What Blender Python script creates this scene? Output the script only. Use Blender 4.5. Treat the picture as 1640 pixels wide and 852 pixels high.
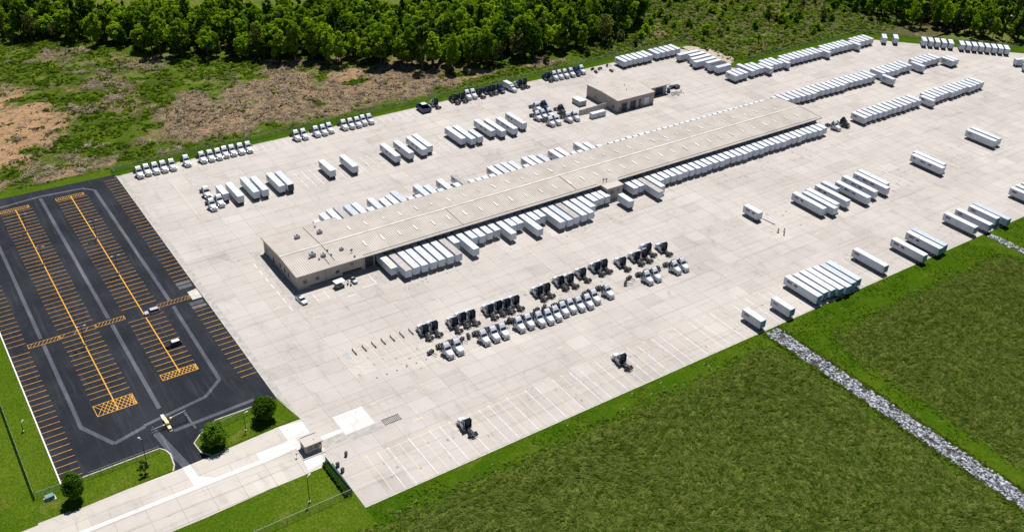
import bpy, math, random
import numpy as np
from mathutils import Vector, Matrix

for o in list(bpy.data.objects):
    bpy.data.objects.remove(o, do_unlink=True)
S = bpy.context.scene
COL = S.collection
R = math.radians

# ------------------------------------------------------------------ camera
cam_d = bpy.data.cameras.new('camera')
cam_d.sensor_fit = 'HORIZONTAL'
cam_d.sensor_width = 36.0
cam_d.lens = 36.0 * 1584.1 / 1640.0
cam_d.clip_start = 1.0
cam_d.clip_end = 9000.0
cam = bpy.data.objects.new('camera', cam_d)
COL.objects.link(cam)
cam.matrix_world = Matrix(((0.82692441, 0.27800705, -0.48878227, 0),
                           (-0.56146373, 0.45597132, -0.69054228, 0),
                           (0.03089508, 0.84545978, 0.53314469, 192.0),
                           (0, 0, 0, 1)))
S.camera = cam
S.render.resolution_x, S.render.resolution_y = 1024, 531

# ------------------------------------------------------------------ sky and sun
SUN_EL = R(67)
W = bpy.data.worlds.new('World')
S.world = W
W.use_nodes = True
wn = W.node_tree
sky = wn.nodes.new('ShaderNodeTexSky')
sky.sky_type = 'NISHITA'
sky.sun_disc = False
sky.sun_elevation = SUN_EL
sky.sun_rotation = R(45)
sky.air_density = 0.75
sky.dust_density = 0.1
sky.ozone_density = 2.5
bg = wn.nodes['Background']
bg.inputs['Strength'].default_value = 0.05
wn.links.new(sky.outputs[0], bg.inputs['Color'])
sun_d = bpy.data.lights.new('sun', 'SUN')
sun_d.energy = 5.0
sun_d.angle = R(0.5)
sun_d.color = (1.0, 0.97, 0.93)
sun = bpy.data.objects.new('sun', sun_d)
COL.objects.link(sun)
sv = Vector((math.cos(SUN_EL) * 0.70, math.cos(SUN_EL) * 0.714, math.sin(SUN_EL)))
sun.rotation_euler = sv.to_track_quat('Z', 'Y').to_euler()
sun.location = (200, 250, 300)
S.view_settings.view_transform = 'Standard'
S.view_settings.look = 'None'
S.view_settings.exposure = 0.36
S.view_settings.gamma = 1.0
S.view_settings.use_curve_mapping = False

# ------------------------------------------------------------------ materials
def mat_base(name, rough=0.7, metal=0.0, spec=0.3):
    m = bpy.data.materials.new(name)
    m.use_nodes = True
    nt = m.node_tree
    b = nt.nodes['Principled BSDF']
    b.inputs['Roughness'].default_value = rough
    b.inputs['Metallic'].default_value = metal
    b.inputs['Specular IOR Level'].default_value = spec
    return m, nt, b

def node(nt, t, **kw):
    n = nt.nodes.new(t)
    for k, v in kw.items():
        setattr(n, k, v)
    return n

def mixc(nt, fac, a, b, blend='MIX'):
    n = node(nt, 'ShaderNodeMix', data_type='RGBA', blend_type=blend)
    for sock, v in ((n.inputs[0], fac), (n.inputs[6], a), (n.inputs[7], b)):
        if hasattr(v, 'is_linked'):
            nt.links.new(v, sock)
        elif isinstance(v, (int, float)):
            sock.default_value = v
        else:
            sock.default_value = (*v, 1)
    return n.outputs[2]

def math_n(nt, op, a, b=None, c=None, clamp=False):
    n = node(nt, 'ShaderNodeMath', operation=op, use_clamp=clamp)
    for i, v in enumerate((a, b, c)):
        if v is None:
            continue
        if hasattr(v, 'is_linked'):
            nt.links.new(v, n.inputs[i])
        else:
            n.inputs[i].default_value = v
    return n.outputs[0]

def ramp(nt, fac, lo, hi):
    n = node(nt, 'ShaderNodeMapRange', interpolation_type='SMOOTHSTEP')
    nt.links.new(fac, n.inputs[0])
    n.inputs[1].default_value = lo
    n.inputs[2].default_value = hi
    return n.outputs[0]

def wpos(nt, sx=1, sy=1, sz=1):
    g = node(nt, 'ShaderNodeNewGeometry')
    v = node(nt, 'ShaderNodeVectorMath', operation='MULTIPLY')
    nt.links.new(g.outputs['Position'], v.inputs[0])
    v.inputs[1].default_value = (sx, sy, sz)
    return v.outputs[0]

def noise(nt, vec, scale, detail=3, rough=0.55, dist=0.0):
    n = node(nt, 'ShaderNodeTexNoise')
    nt.links.new(vec, n.inputs['Vector'])
    n.inputs['Scale'].default_value = scale
    n.inputs['Detail'].default_value = detail
    n.inputs['Roughness'].default_value = rough
    n.inputs['Distortion'].default_value = dist
    return n.outputs[0]

def bump(nt, b, h, strength, dist):
    n = node(nt, 'ShaderNodeBump')
    n.inputs['Strength'].default_value = strength
    n.inputs['Distance'].default_value = dist
    nt.links.new(h, n.inputs['Height'])
    nt.links.new(n.outputs[0], b.inputs['Normal'])

MATS = {}
def simple(name, c1, c2=None, scale=1.0, rough=0.6, metal=0.0, rnd=0.12, bmp=0.0, spec=0.3, lo=0.35, hi=0.7):
    """two-tone noise paint with a per-object brightness difference"""
    if name in MATS:
        return MATS[name]
    m, nt, b = mat_base(name, rough, metal, spec)
    c2 = c2 or tuple(x * 0.8 for x in c1)
    n = noise(nt, wpos(nt), scale, 4)
    col = mixc(nt, ramp(nt, n, lo, hi), c1, c2)
    if rnd:
        oi = node(nt, 'ShaderNodeObjectInfo')
        k = math_n(nt, 'MULTIPLY_ADD', oi.outputs['Random'], rnd, 1 - rnd)
        col = mixc(nt, 1.0, col, k, 'MULTIPLY')
    nt.links.new(col, b.inputs['Base Color'])
    if bmp:
        bump(nt, b, n, bmp, 0.05)
    MATS[name] = m
    return m

def m_concrete(name, tint=(1, 1, 1), cell=(7.3, 6.1, 0, 0), var=0.10, base=(0.440, 0.408, 0.374)):
    m, nt, b = mat_base(name, 0.9, 0, 0.06)
    p = wpos(nt)
    sep = node(nt, 'ShaderNodeSeparateXYZ')
    nt.links.new(p, sep.inputs[0])
    fx = math_n(nt, 'FLOOR', math_n(nt, 'DIVIDE', math_n(nt, 'SUBTRACT', sep.outputs[0], cell[2]), cell[0]))
    fy = math_n(nt, 'FLOOR', math_n(nt, 'DIVIDE', math_n(nt, 'SUBTRACT', sep.outputs[1], cell[3]), cell[1]))
    cmb = node(nt, 'ShaderNodeCombineXYZ')
    nt.links.new(fx, cmb.inputs[0]); nt.links.new(fy, cmb.inputs[1])
    wnz = node(nt, 'ShaderNodeTexWhiteNoise', noise_dimensions='2D')
    nt.links.new(cmb.outputs[0], wnz.inputs['Vector'])
    slab = math_n(nt, 'POWER', wnz.outputs[0], 2.0)
    c = tuple(base[i] * tint[i] for i in range(3))
    col = mixc(nt, math_n(nt, 'MULTIPLY', slab, 0.5), c, tuple(x * (1 - var * 1.3) for x in c))
    big = noise(nt, p, 0.03, 4, 0.6)
    col = mixc(nt, ramp(nt, big, 0.35, 0.7), col, mixc(nt, 1.0, col, (0.88, 0.87, 0.87), 'MULTIPLY'))
    mid = noise(nt, wpos(nt, 1, 0.45, 1), 0.22, 5, 0.65, 0.6)
    col = mixc(nt, ramp(nt, mid, 0.52, 0.78), col, mixc(nt, 1.0, col, (0.80, 0.79, 0.79), 'MULTIPLY'))
    # rubbed tyre tracks running the length of the lanes
    trk = noise(nt, wpos(nt, 0.05, 1, 1), 0.55, 3, 0.6)
    col = mixc(nt, math_n(nt, 'MULTIPLY', ramp(nt, trk, 0.52, 0.75), 0.75), col, mixc(nt, 1.0, col, (0.80, 0.79, 0.78), 'MULTIPLY'))
    odd = ramp(nt, wnz.outputs[0], 0.955, 0.96)
    col = mixc(nt, math_n(nt, 'MULTIPLY', odd, 0.25), col, mixc(nt, 1.0, col, (0.80, 0.795, 0.79), 'MULTIPLY'))
    new = ramp(nt, math_n(nt, 'SUBTRACT', 1.0, wnz.outputs[0]), 0.955, 0.96)
    col = mixc(nt, math_n(nt, 'MULTIPLY', new, 0.5), col, mixc(nt, 1.0, col, (1.10, 1.10, 1.10), 'MULTIPLY'))
    vor = node(nt, 'ShaderNodeTexVoronoi', feature='DISTANCE_TO_EDGE')
    vor.inputs['Scale'].default_value = 0.075
    wv = node(nt, 'ShaderNodeVectorMath', operation='ADD')
    nz = node(nt, 'ShaderNodeTexNoise'); nz.inputs['Scale'].default_value = 0.3; nz.inputs['Detail'].default_value = 4
    nt.links.new(p, nz.inputs['Vector'])
    sc_ = node(nt, 'ShaderNodeVectorMath', operation='SCALE'); sc_.inputs['Scale'].default_value = 7.0
    nt.links.new(nz.outputs[1], sc_.inputs[0]); nt.links.new(p, wv.inputs[0]); nt.links.new(sc_.outputs[0], wv.inputs[1])
    nt.links.new(wv.outputs[0], vor.inputs['Vector'])
    crk = math_n(nt, 'MULTIPLY', math_n(nt, 'SUBTRACT', 1.0, ramp(nt, vor.outputs[0], 0.0, 0.012)), ramp(nt, big, 0.45, 0.6))
    col = mixc(nt, math_n(nt, 'MULTIPLY', crk, 0.5), col, mixc(nt, 1.0, col, (0.6, 0.59, 0.58), 'MULTIPLY'))
    fine = noise(nt, p, 2.2, 4, 0.7)
    col = mixc(nt, ramp(nt, fine, 0.6, 0.85), col, mixc(nt, 1.0, col, (0.84, 0.83, 0.82), 'MULTIPLY'))
    spots = noise(nt, p, 0.55, 2, 0.5)
    col = mixc(nt, math_n(nt, 'MULTIPLY', ramp(nt, spots, 0.70, 0.78), 0.5), col, mixc(nt, 1.0, col, (0.55, 0.53, 0.52), 'MULTIPLY'))
    nt.links.new(col, b.inputs['Base Color'])
    bump(nt, b, fine, 0.12, 0.03)
    return m

def m_asphalt(name, c1=(0.0165, 0.0185, 0.0235), c2=(0.027, 0.030, 0.036)):
    m, nt, b = mat_base(name, 0.9, 0, 0.05)
    p = wpos(nt)
    n1 = noise(nt, p, 0.06, 5, 0.65)
    col = mixc(nt, ramp(nt, n1, 0.35, 0.7), c1, c2)
    n3 = noise(nt, wpos(nt, 1.0, 0.06, 1), 0.8, 4, 0.6)
    col = mixc(nt, math_n(nt, 'MULTIPLY', ramp(nt, n3, 0.5, 0.75), 0.5), col, tuple(x * 1.7 for x in c2))
    n2 = noise(nt, p, 1.4, 5, 0.75)
    col = mixc(nt, ramp(nt, n2, 0.55, 0.85), col, tuple(x * 1.6 for x in c2))
    nt.links.new(col, b.inputs['Base Color'])
    bump(nt, b, n2, 0.25, 0.03)
    return m

def m_grass(name, a, b_, c, s1=0.05, s2=0.5, s3=3.0, bmp=0.8, dist=0.25, aniso=(1, 1), tan=None, tanlim=(0.6, 0.75)):
    m, nt, b = mat_base(name, 1.0, 0, 0.0)
    p = wpos(nt)
    q = wpos(nt, aniso[0], aniso[1], 1)
    n1 = noise(nt, p, s1, 4, 0.6)
    n2 = noise(nt, q, s2, 5, 0.7, 0.8)
    n3 = noise(nt, q, s3, 4, 0.75)
    col = mixc(nt, ramp(nt, n1, 0.35, 0.68), a, b_)
    col = mixc(nt, ramp(nt, n2, 0.42, 0.68), col, c)
    if tan:
        nt_ = noise(nt, p, 0.13, 4, 0.65, 1.0)
        col = mixc(nt, math_n(nt, 'MULTIPLY', ramp(nt, nt_, *tanlim), 0.8), col, tan)
    n4 = noise(nt, q, s2 * 2.2, 5, 0.8, 1.5)
    col = mixc(nt, math_n(nt, 'MULTIPLY', ramp(nt, n4, 0.5, 0.72), 0.35), col, mixc(nt, 1.0, col, (0.42, 0.50, 0.42), 'MULTIPLY'))
    col = mixc(nt, ramp(nt, n3, 0.30, 0.75), mixc(nt, 1.0, col, (0.58, 0.6, 0.56), 'MULTIPLY'), mixc(nt, 1.0, col, (1.38, 1.34, 1.25), 'MULTIPLY'))
    nt.links.new(col, b.inputs['Base Color'])
    h = math_n(nt, 'ADD', n2, math_n(nt, 'MULTIPLY', n3, 0.5))
    bump(nt, b, h, bmp, dist)
    return m

def m_leaf(name, c1, c2, trans=0.35, rnd=0.5):
    m = bpy.data.materials.new(name)
    m.use_nodes = True
    nt = m.node_tree
    nt.nodes.remove(nt.nodes['Principled BSDF'])
    out = nt.nodes['Material Output']
    oi = node(nt, 'ShaderNodeObjectInfo')
    n = noise(nt, wpos(nt), 0.55, 2)
    fac = math_n(nt, 'ADD', math_n(nt, 'MULTIPLY', oi.outputs['Random'], 0.65), math_n(nt, 'MULTIPLY', ramp(nt, n, 0.3, 0.7), 0.4), clamp=True)
    col = mixc(nt, fac, c1, c2)
    k = math_n(nt, 'MULTIPLY_ADD', oi.outputs['Random'], rnd, 1.0 - rnd * 0.5)
    col = mixc(nt, 1.0, col, k, 'MULTIPLY')
    d = node(nt, 'ShaderNodeBsdfDiffuse'); t = node(nt, 'ShaderNodeBsdfTranslucent')
    nt.links.new(col, d.inputs[0])
    nt.links.new(mixc(nt, 1.0, col, (1.35, 1.3, 0.7), 'MULTIPLY'), t.inputs[0])
    mx = node(nt, 'ShaderNodeMixShader')
    mx.inputs[0].default_value = trans
    nt.links.new(d.outputs[0], mx.inputs[1]); nt.links.new(t.outputs[0], mx.inputs[2])
    nt.links.new(mx.outputs[0], out.inputs[0])
    return m

SLX, SLY, SX0, SY0 = 7.3, 6.1, 77.0, 171.4
M_SLAB = m_concrete('concrete_slab', cell=(SLX, SLY, SX0, SY0))
M_JOINT = simple('concrete_joint', (0.30, 0.28, 0.265), (0.25, 0.235, 0.225), 0.6, 0.9, rnd=0)
M_APRON = m_concrete('concrete_apron', (0.93, 0.93, 0.92), cell=(5, 40, 0, 0))
M_NEWCON = m_concrete('new_concrete', (1.36, 1.44, 1.52), cell=(4.7, 4.4, 85, 199), var=0.04)
M_ROADC = m_concrete('road_concrete', (1.08, 1.08, 1.06), cell=(8, 5, 0, 190))
M_OLDCON = simple('old_concrete', (0.30, 0.285, 0.265), (0.40, 0.375, 0.345), 0.5, 0.9, rnd=0, bmp=0.2)
M_KERB = simple('kerb_concrete', (0.52, 0.49, 0.45), (0.38, 0.35, 0.31), 0.7, 0.9)
M_ASPH = m_asphalt('asphalt')
M_ASPHGREY = m_asphalt('crack_seal', (0.062, 0.068, 0.082), (0.105, 0.11, 0.125))
M_YEL = simple('yellow_paint', (0.60, 0.30, 0.035), (0.34, 0.17, 0.04), 1.2, 0.7, rnd=0.35)
M_YELB = simple('bright_yellow_paint', (0.72, 0.36, 0.03), (0.55, 0.27, 0.04), 0.8, 0.7, rnd=0.1)
M_WORNY = simple('worn_yellow_paint', (0.66, 0.49, 0.24), (0.52, 0.47, 0.41), 0.5, 0.8, rnd=0.1, lo=0.3, hi=0.6)
M_LINEW = simple('worn_white_paint', (0.72, 0.70, 0.66), (0.50, 0.47, 0.44), 0.5, 0.8, rnd=0.1)
M_WHITEP = simple('white_line_paint', (0.74, 0.72, 0.69), (0.60, 0.57, 0.53), 0.6, 0.8, rnd=0.1)
M_REDP = simple('worn_red_paint', (0.5, 0.25, 0.2), (0.5, 0.43, 0.4), 0.5, 0.8, rnd=0.1)
M_LAWN = m_grass('lawn_grass', (0.048, 0.094, 0.005), (0.078, 0.120, 0.010), (0.058, 0.098, 0.006), 0.04, 0.35, 2.2, 0.4, 0.12, (1, 0.5), tan=(0.125, 0.128, 0.028), tanlim=(0.52, 0.75))
M_STRIP = m_grass('verge_grass', (0.032, 0.078, 0.003), (0.060, 0.100, 0.006), (0.042, 0.082, 0.004), 0.05, 0.4, 2.4, 0.5, 0.15, (0.6, 1), tan=(0.105, 0.125, 0.02), tanlim=(0.52, 0.78))
M_HAY = m_grass('hay_grass', (0.058, 0.098, 0.007), (0.086, 0.130, 0.011), (0.096, 0.122, 0.022), 0.035, 0.45, 1.6, 1.0, 0.8, (0.55, 1.0), tan=(0.135, 0.140, 0.034), tanlim=(0.54, 0.78))
M_MEADOW = m_grass('meadow_grass', (0.105, 0.125, 0.03), (0.075, 0.11, 0.02), (0.125, 0.13, 0.04), 0.012, 0.06, 0.6, 0.3, 0.2)
M_STONE = simple('riprap_stone', (0.46, 0.47, 0.51), (0.085, 0.09, 0.105), 1.5, 0.85, rnd=0, lo=0.36, hi=0.62)
M_MUD = simple('ditch_mud', (0.035, 0.034, 0.032), (0.07, 0.07, 0.05), 0.8, 0.95, rnd=0)
M_WHITE = simple('trailer_white_side_shade_tint', (0.56, 0.605, 0.68), (0.49, 0.535, 0.61), 0.5, 0.4, rnd=0.12, spec=0.4)  # white paint darkened and blued, the sides' shade put into the colour
M_ROOFW = simple('trailer_white_roof', (0.60, 0.62, 0.66), (0.50, 0.525, 0.58), 0.35, 0.5, rnd=0.18, lo=0.4, hi=0.85)
M_ROOFG = simple('weathered_trailer_roof', (0.36, 0.33, 0.30), (0.46, 0.43, 0.40), 0.9, 0.75, rnd=0.2)
M_ROOFB = simple('bluish_translucent_roof', (0.47, 0.52, 0.60), (0.54, 0.58, 0.64), 0.5, 0.5, rnd=0.2)
M_RUST = simple('rust_stain', (0.55, 0.40, 0.22), (0.66, 0.55, 0.40), 1.0, 0.85, rnd=0)
M_ALU = simple('aluminium_trim', (0.50, 0.51, 0.53), (0.42, 0.43, 0.45), 1.0, 0.4, 0.4, 0.1)
M_TYRE = simple('rubber', (0.014, 0.014, 0.016), (0.024, 0.023, 0.023), 2, 0.85, rnd=0.2)
M_STEEL = simple('dark_steel', (0.025, 0.028, 0.034), (0.05, 0.05, 0.052), 1.5, 0.6, 0.2, 0.2)
M_HUB = simple('wheel_hub', (0.45, 0.45, 0.46), (0.3, 0.3, 0.3), 3, 0.5, 0.3, 0.1)
M_BLACK = simple('black_panel_shade_blue', (0.014, 0.032, 0.065), (0.022, 0.045, 0.085), 1, 0.5, 0, 0.2)  # black panels, with the blue cast of shade mixed into the colour
M_TRUCKW = simple('truck_white_paint', (0.62, 0.64, 0.68), (0.55, 0.57, 0.61), 0.7, 0.25, 0, 0.1, spec=0.5)
M_TRUCKB = simple('truck_blue_paint', (0.025, 0.055, 0.14), (0.02, 0.04, 0.10), 0.7, 0.25, 0, 0.4, spec=0.5)
M_TRUCKK = simple('truck_black_paint', (0.014, 0.018, 0.026), (0.02, 0.025, 0.035), 0.7, 0.3, 0, 0.3, spec=0.5)
M_GLASS = simple('tinted_glass', (0.012, 0.018, 0.035), (0.016, 0.024, 0.045), 1, 0.08, 0, 0.1, spec=0.6)
M_CHROME = simple('chrome', (0.6, 0.6, 0.62), (0.5, 0.5, 0.52), 2, 0.25, 0.8, 0.05)
M_LAMP = simple('headlamp_lens', (0.75, 0.76, 0.78), (0.65, 0.66, 0.68), 2, 0.15, 0, 0.05)
M_REDL = simple('tail_lamp_red', (0.35, 0.02, 0.02), (0.3, 0.02, 0.02), 2, 0.3, 0, 0.05)
M_LOGOR = simple('maroon_print', (0.20, 0.045, 0.04), (0.14, 0.035, 0.035), 2, 0.5, 0, 0.2)
M_LOGOK = simple('charcoal_print', (0.05, 0.045, 0.055), (0.08, 0.07, 0.08), 2, 0.5, 0, 0.2)
M_TEAL = simple('teal_rear_door', (0.20, 0.38, 0.50), (0.15, 0.30, 0.42), 0.8, 0.5, 0, 0.25)
M_TAN = simple('tan_wall_panel', (0.40, 0.37, 0.335), (0.34, 0.315, 0.285), 0.25, 0.75, 0, 0.08)
M_TANROOF = simple('tan_roof_sheet', (0.455, 0.412, 0.367), (0.395, 0.357, 0.317), 0.18, 0.6, 0, 0.10)
M_TRIM = simple('roof_trim', (0.36, 0.33, 0.29), (0.30, 0.27, 0.24), 0.8, 0.6, 0.1, 0.05)
M_RIDGE = simple('ridge_flashing', (0.56, 0.52, 0.475), (0.42, 0.38, 0.335), 0.35, 0.6, 0, 0.05)
M_SKYL = simple('skylight_panel', (0.66, 0.65, 0.62), (0.54, 0.52, 0.49), 0.6, 0.5, 0, 0.2)
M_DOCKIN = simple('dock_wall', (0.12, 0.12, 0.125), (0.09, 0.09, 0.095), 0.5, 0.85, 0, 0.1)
M_UNIT = simple('unit_grey_metal', (0.42, 0.44, 0.47), (0.30, 0.32, 0.35), 1.2, 0.5, 0.2, 0.25)
M_GALV = simple('galvanised_wire', (0.36, 0.38, 0.38), (0.28, 0.30, 0.31), 1, 0.5, 0.4, 0.1)
M_GREENSLAT = simple('green_windscreen', (0.10, 0.20, 0.18), (0.15, 0.26, 0.25), 0.6, 0.8, 0, 0.1)
M_BARK = simple('bark', (0.075, 0.055, 0.04), (0.11, 0.085, 0.06), 2, 0.95, 0, 0.3)
M_LOG = simple('dead_wood', (0.40, 0.315, 0.21), (0.52, 0.43, 0.31), 1.5, 0.9, 0, 0.5)
M_CLOD = simple('clod_earth', (0.11, 0.076, 0.044), (0.25, 0.178, 0.105), 1.0, 0.95, 0, 0.5)
M_DIRT = simple('packed_dirt', (0.40, 0.34, 0.27), (0.30, 0.245, 0.19), 0.35, 0.95, rnd=0, bmp=0.5)
M_ORANGE = simple('orange_marker', (0.65, 0.16, 0.05), (0.5, 0.12, 0.05), 2, 0.6)
M_LEAF = m_leaf('broadleaf_foliage', (0.060, 0.155, 0.010), (0.205, 0.310, 0.014), 0.52, .6)
M_LEAFD = m_leaf('dark_evergreen_foliage', (0.025, 0.066, 0.012), (0.055, 0.115, 0.014), 0.3)
M_LEAFB = m_leaf('bright_foliage', (0.15, 0.28, 0.012), (0.24, 0.34, 0.020), 0.55)
M_LEAFO = m_leaf('olive_foliage', (0.075, 0.095, 0.022), (0.13, 0.135, 0.045), 0.3)
M_LEAFN = m_leaf('lawn_tree_foliage', (0.055, 0.125, 0.010), (0.09, 0.17, 0.014), 0.42)
M_WEED = m_leaf('weed_foliage', (0.040, 0.095, 0.006), (0.125, 0.185, 0.016), 0.35, 1.0)
M_TUFT = m_leaf('hay_stalks', (0.048, 0.094, 0.005), (0.172, 0.205, 0.048), 0.35, 0.5)
M_TUFTG = m_leaf('lawn_blades', (0.050, 0.125, 0.004), (0.10, 0.175, 0.010), 0.45, 0.3)

def m_rough():
    m, nt, b = mat_base('rough_ground_soil', 1.0, 0, 0.0)
    at = node(nt, 'ShaderNodeAttribute', attribute_name='dirt')
    rd = node(nt, 'ShaderNodeAttribute', attribute_name='red')
    ol = node(nt, 'ShaderNodeAttribute', attribute_name='olive')
    p = wpos(nt)
    nb = noise(nt, p, 0.07, 5, 0.7, 1.0)
    nm = noise(nt, wpos(nt, .6, 1.3, 1), 0.42, 6, 0.78, 1.6)
    nf = noise(nt, p, 1.9, 4, 0.75)
    green = mixc(nt, ramp(nt, nm, 0.35, 0.65), (0.045, 0.085, 0.006), (0.105, 0.150, 0.014))
    green = mixc(nt, ramp(nt, nb, 0.4, 0.7), green, (0.055, 0.072, 0.020))
    oliv = mixc(nt, ramp(nt, nm, 0.35, 0.65), (0.055, 0.062, 0.022), (0.145, 0.125, 0.066))
    green = mixc(nt, ol.outputs['Fac'], green, oliv)
    dirt = mixc(nt, ramp(nt, nm, 0.33, 0.62), (0.36, 0.262, 0.158), (0.17, 0.118, 0.066))
    dirt = mixc(nt, ramp(nt, nf, 0.5, 0.8), dirt, (0.43, 0.33, 0.215))
    redd = mixc(nt, ramp(nt, nm, 0.35, 0.7), (0.46, 0.29, 0.155), (0.27, 0.165, 0.09))
    dirt = mixc(nt, math_n(nt, 'MULTIPLY', rd.outputs['Fac'], 0.95, clamp=True), dirt, redd)
    f = math_n(nt, 'ADD', at.outputs['Fac'], math_n(nt, 'MULTIPLY', math_n(nt, 'SUBTRACT', nm, 0.5), 2.1))
    f = math_n(nt, 'ADD', f, math_n(nt, 'MULTIPLY', math_n(nt, 'SUBTRACT', nf, 0.5), 0.5))
    col = mixc(nt, ramp(nt, f, 0.38, 0.62), green, dirt)
    col = mixc(nt, ramp(nt, nf, 0.3, 0.7), mixc(nt, 1.0, col, (0.7, 0.7, 0.7), 'MULTIPLY'), col)
    nt.links.new(col, b.inputs['Base Color'])
    bump(nt, b, math_n(nt, 'ADD', nm, math_n(nt, 'MULTIPLY', nf, 0.4)), 1.0, 0.5)
    return m
M_ROUGH = m_rough()

# ------------------------------------------------------------------ mesh helpers
class MB:
    def __init__(s):
        s.v, s.f, s.m = [], [], []
    def quad(s, pts, mi=0):
        n = len(s.v); s.v += [tuple(p) for p in pts]; s.f.append(tuple(range(n, n + len(pts)))); s.m.append(mi); return s
    def box(s, x0, x1, y0, y1, z0, z1, mi=0, top=None):
        """top: (dx0, dx1, dy0, dy1) insets of the upper face"""
        a, b, c, d = top or (0, 0, 0, 0)
        n = len(s.v)
        s.v += [(x0, y0, z0), (x1, y0, z0), (x1, y1, z0), (x0, y1, z0),
                (x0 + a, y0 + c, z1), (x1 - b, y0 + c, z1), (x1 - b, y1 - d, z1), (x0 + a, y1 - d, z1)]
        for q in ((0, 3, 2, 1), (4, 5, 6, 7), (0, 1, 5, 4), (1, 2, 6, 5), (2, 3, 7, 6), (3, 0, 4, 7)):
            s.f.append(tuple(n + i for i in q)); s.m.append(mi)
        return s
    def bbox(s, x0, x1, y0, y1, z0, z1, r=0.05, mi=0):
        """box with chamfered edges"""
        n = len(s.v)
        ring = lambda i, z: [(x0 + i, y0 + r, z), (x0 + r, y0 + i, z), (x1 - r, y0 + i, z), (x1 - i, y0 + r, z),
                             (x1 - i, y1 - r, z), (x1 - r, y1 - i, z), (x0 + r, y1 - i, z), (x0 + i, y1 - r, z)]
        lv = [ring(r * 0.8, z0), ring(0, z0 + r), ring(0, z1 - r), ring(r * 0.8, z1)]
        for q in lv:
            s.v += q
        for k in range(3):
            for i in range(8):
                j = (i + 1) % 8
                s.f.append((n + k * 8 + i, n + k * 8 + j, n + k * 8 + 8 + j, n + k * 8 + 8 + i)); s.m.append(mi)
        s.f.append(tuple(n + 24 + i for i in range(8))); s.m.append(mi)
        s.f.append(tuple(n + 7 - i for i in range(8))); s.m.append(mi)
        return s
    def cyl(s, c, r, h, axis='z', seg=12, mi=0, r2=None):
        r2 = r if r2 is None else r2
        n = len(s.v)
        for k, rr in ((0, r), (1, r2)):
            for i in range(seg):
                a = 2 * math.pi * i / seg
                u, w = rr * math.cos(a), rr * math.sin(a)
                p = {'z': (u, w, k * h), 'x': (k * h, u, w), 'y': (w, k * h, u)}[axis]
                s.v.append((c[0] + p[0], c[1] + p[1], c[2] + p[2]))
        for i in range(seg):
            j = (i + 1) % seg
            s.f.append((n + i, n + j, n + seg + j, n + seg + i)); s.m.append(mi)
        s.f.append(tuple(n + seg + i for i in range(seg))); s.m.append(mi)
        s.f.append(tuple(n + seg - 1 - i for i in range(seg))); s.m.append(mi)
        return s
    def tube(s, p, q, r, r2=None, seg=6, mi=0):
        p, q = Vector(p), Vector(q)
        d = (q - p).normalized()
        u = d.orthogonal().normalized(); w = d.cross(u)
        n = len(s.v)
        for c, rr in ((p, r), (q, r if r2 is None else r2)):
            for i in range(seg):
                a = 2 * math.pi * i / seg
                s.v.append(tuple(c + u * (rr * math.cos(a)) + w * (rr * math.sin(a))))
        for i in range(seg):
            j = (i + 1) % seg
            s.f.append((n + i, n + j, n + seg + j, n + seg + i)); s.m.append(mi)
        s.f.append(tuple(n + seg + i for i in range(seg))); s.m.append(mi)
        return s
    def loft(s, rings, mi=0, cap=True):
        n = len(s.v); k = len(rings[0])
        for r in rings:
            s.v += [tuple(p) for p in r]
        for a in range(len(rings) - 1):
            for i in range(k):
                j = (i + 1) % k
                s.f.append((n + a * k + i, n + a * k + j, n + (a + 1) * k + j, n + (a + 1) * k + i)); s.m.append(mi)
        if cap:
            s.f.append(tuple(n + k - 1 - i for i in range(k))); s.m.append(mi)
            s.f.append(tuple(n + (len(rings) - 1) * k + i for i in range(k))); s.m.append(mi)
        return s
    def poly(s, pts, z, mi=0):
        s.quad([(x, y, z) for x, y in pts], mi); return s
    def slab(s, pts, z0, z1, mi=0):
        n = len(s.v); k = len(pts)
        s.v += [(x, y, z0) for x, y in pts] + [(x, y, z1) for x, y in pts]
        s.f.append(tuple(n + k + i for i in range(k))); s.m.append(mi)
        for i in range(k):
            j = (i + 1) % k
            s.f.append((n + i, n + j, n + k + j, n + k + i)); s.m.append(mi)
        return s
    def mesh(s, name, mats, smooth=False):
        me = bpy.data.meshes.new(name)
        me.from_pydata(s.v, [], s.f)
        for m in (mats if isinstance(mats, (list, tuple)) else [mats]):
            me.materials.append(m)
        if any(s.m):
            me.polygons.foreach_set('material_index', s.m)
        if smooth:
            me.polygons.foreach_set('use_smooth', [True] * len(s.f))
        me.update()
        return me

def obj(name, me, parent=None, loc=(0, 0, 0), rz=0.0, scale=None):
    o = bpy.data.objects.new(name, me)
    COL.objects.link(o)
    if parent:
        o.parent = parent
    o.location = loc
    if rz:
        o.rotation_euler = (0, 0, rz)
    if scale:
        o.scale = scale
    return o

def tag(o, label=None, cat=None, group=None, kind=None):
    for k, v in (('label', label), ('category', cat), ('group', group), ('kind', kind)):
        if v:
            o[k] = v
    return o

def thing(name, label, cat, loc=(0, 0, 0), rz=0.0, group=None):
    return tag(obj(name, None, None, loc, rz), label, cat, group)

def struct(name, me, **kw):
    return tag(obj(name, me, **kw), kind='structure')

def assemble(parts, name, label, cat, loc, rz=0.0, group=None, sc=None):
    """a thing as an empty with one child per part; parts = [(name, mesh, loc, subparts)]"""
    t = thing(name, label, cat, loc, rz, group)
    if sc: t.scale = (sc, sc, sc)
    for p in parts:
        c = obj(p[0], p[1], t, p[2] if len(p) > 2 else (0, 0, 0))
        for q in (p[3] if len(p) > 3 else ()):
            obj(q[0], q[1], c, q[2] if len(q) > 2 else (0, 0, 0))
    return t

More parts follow.
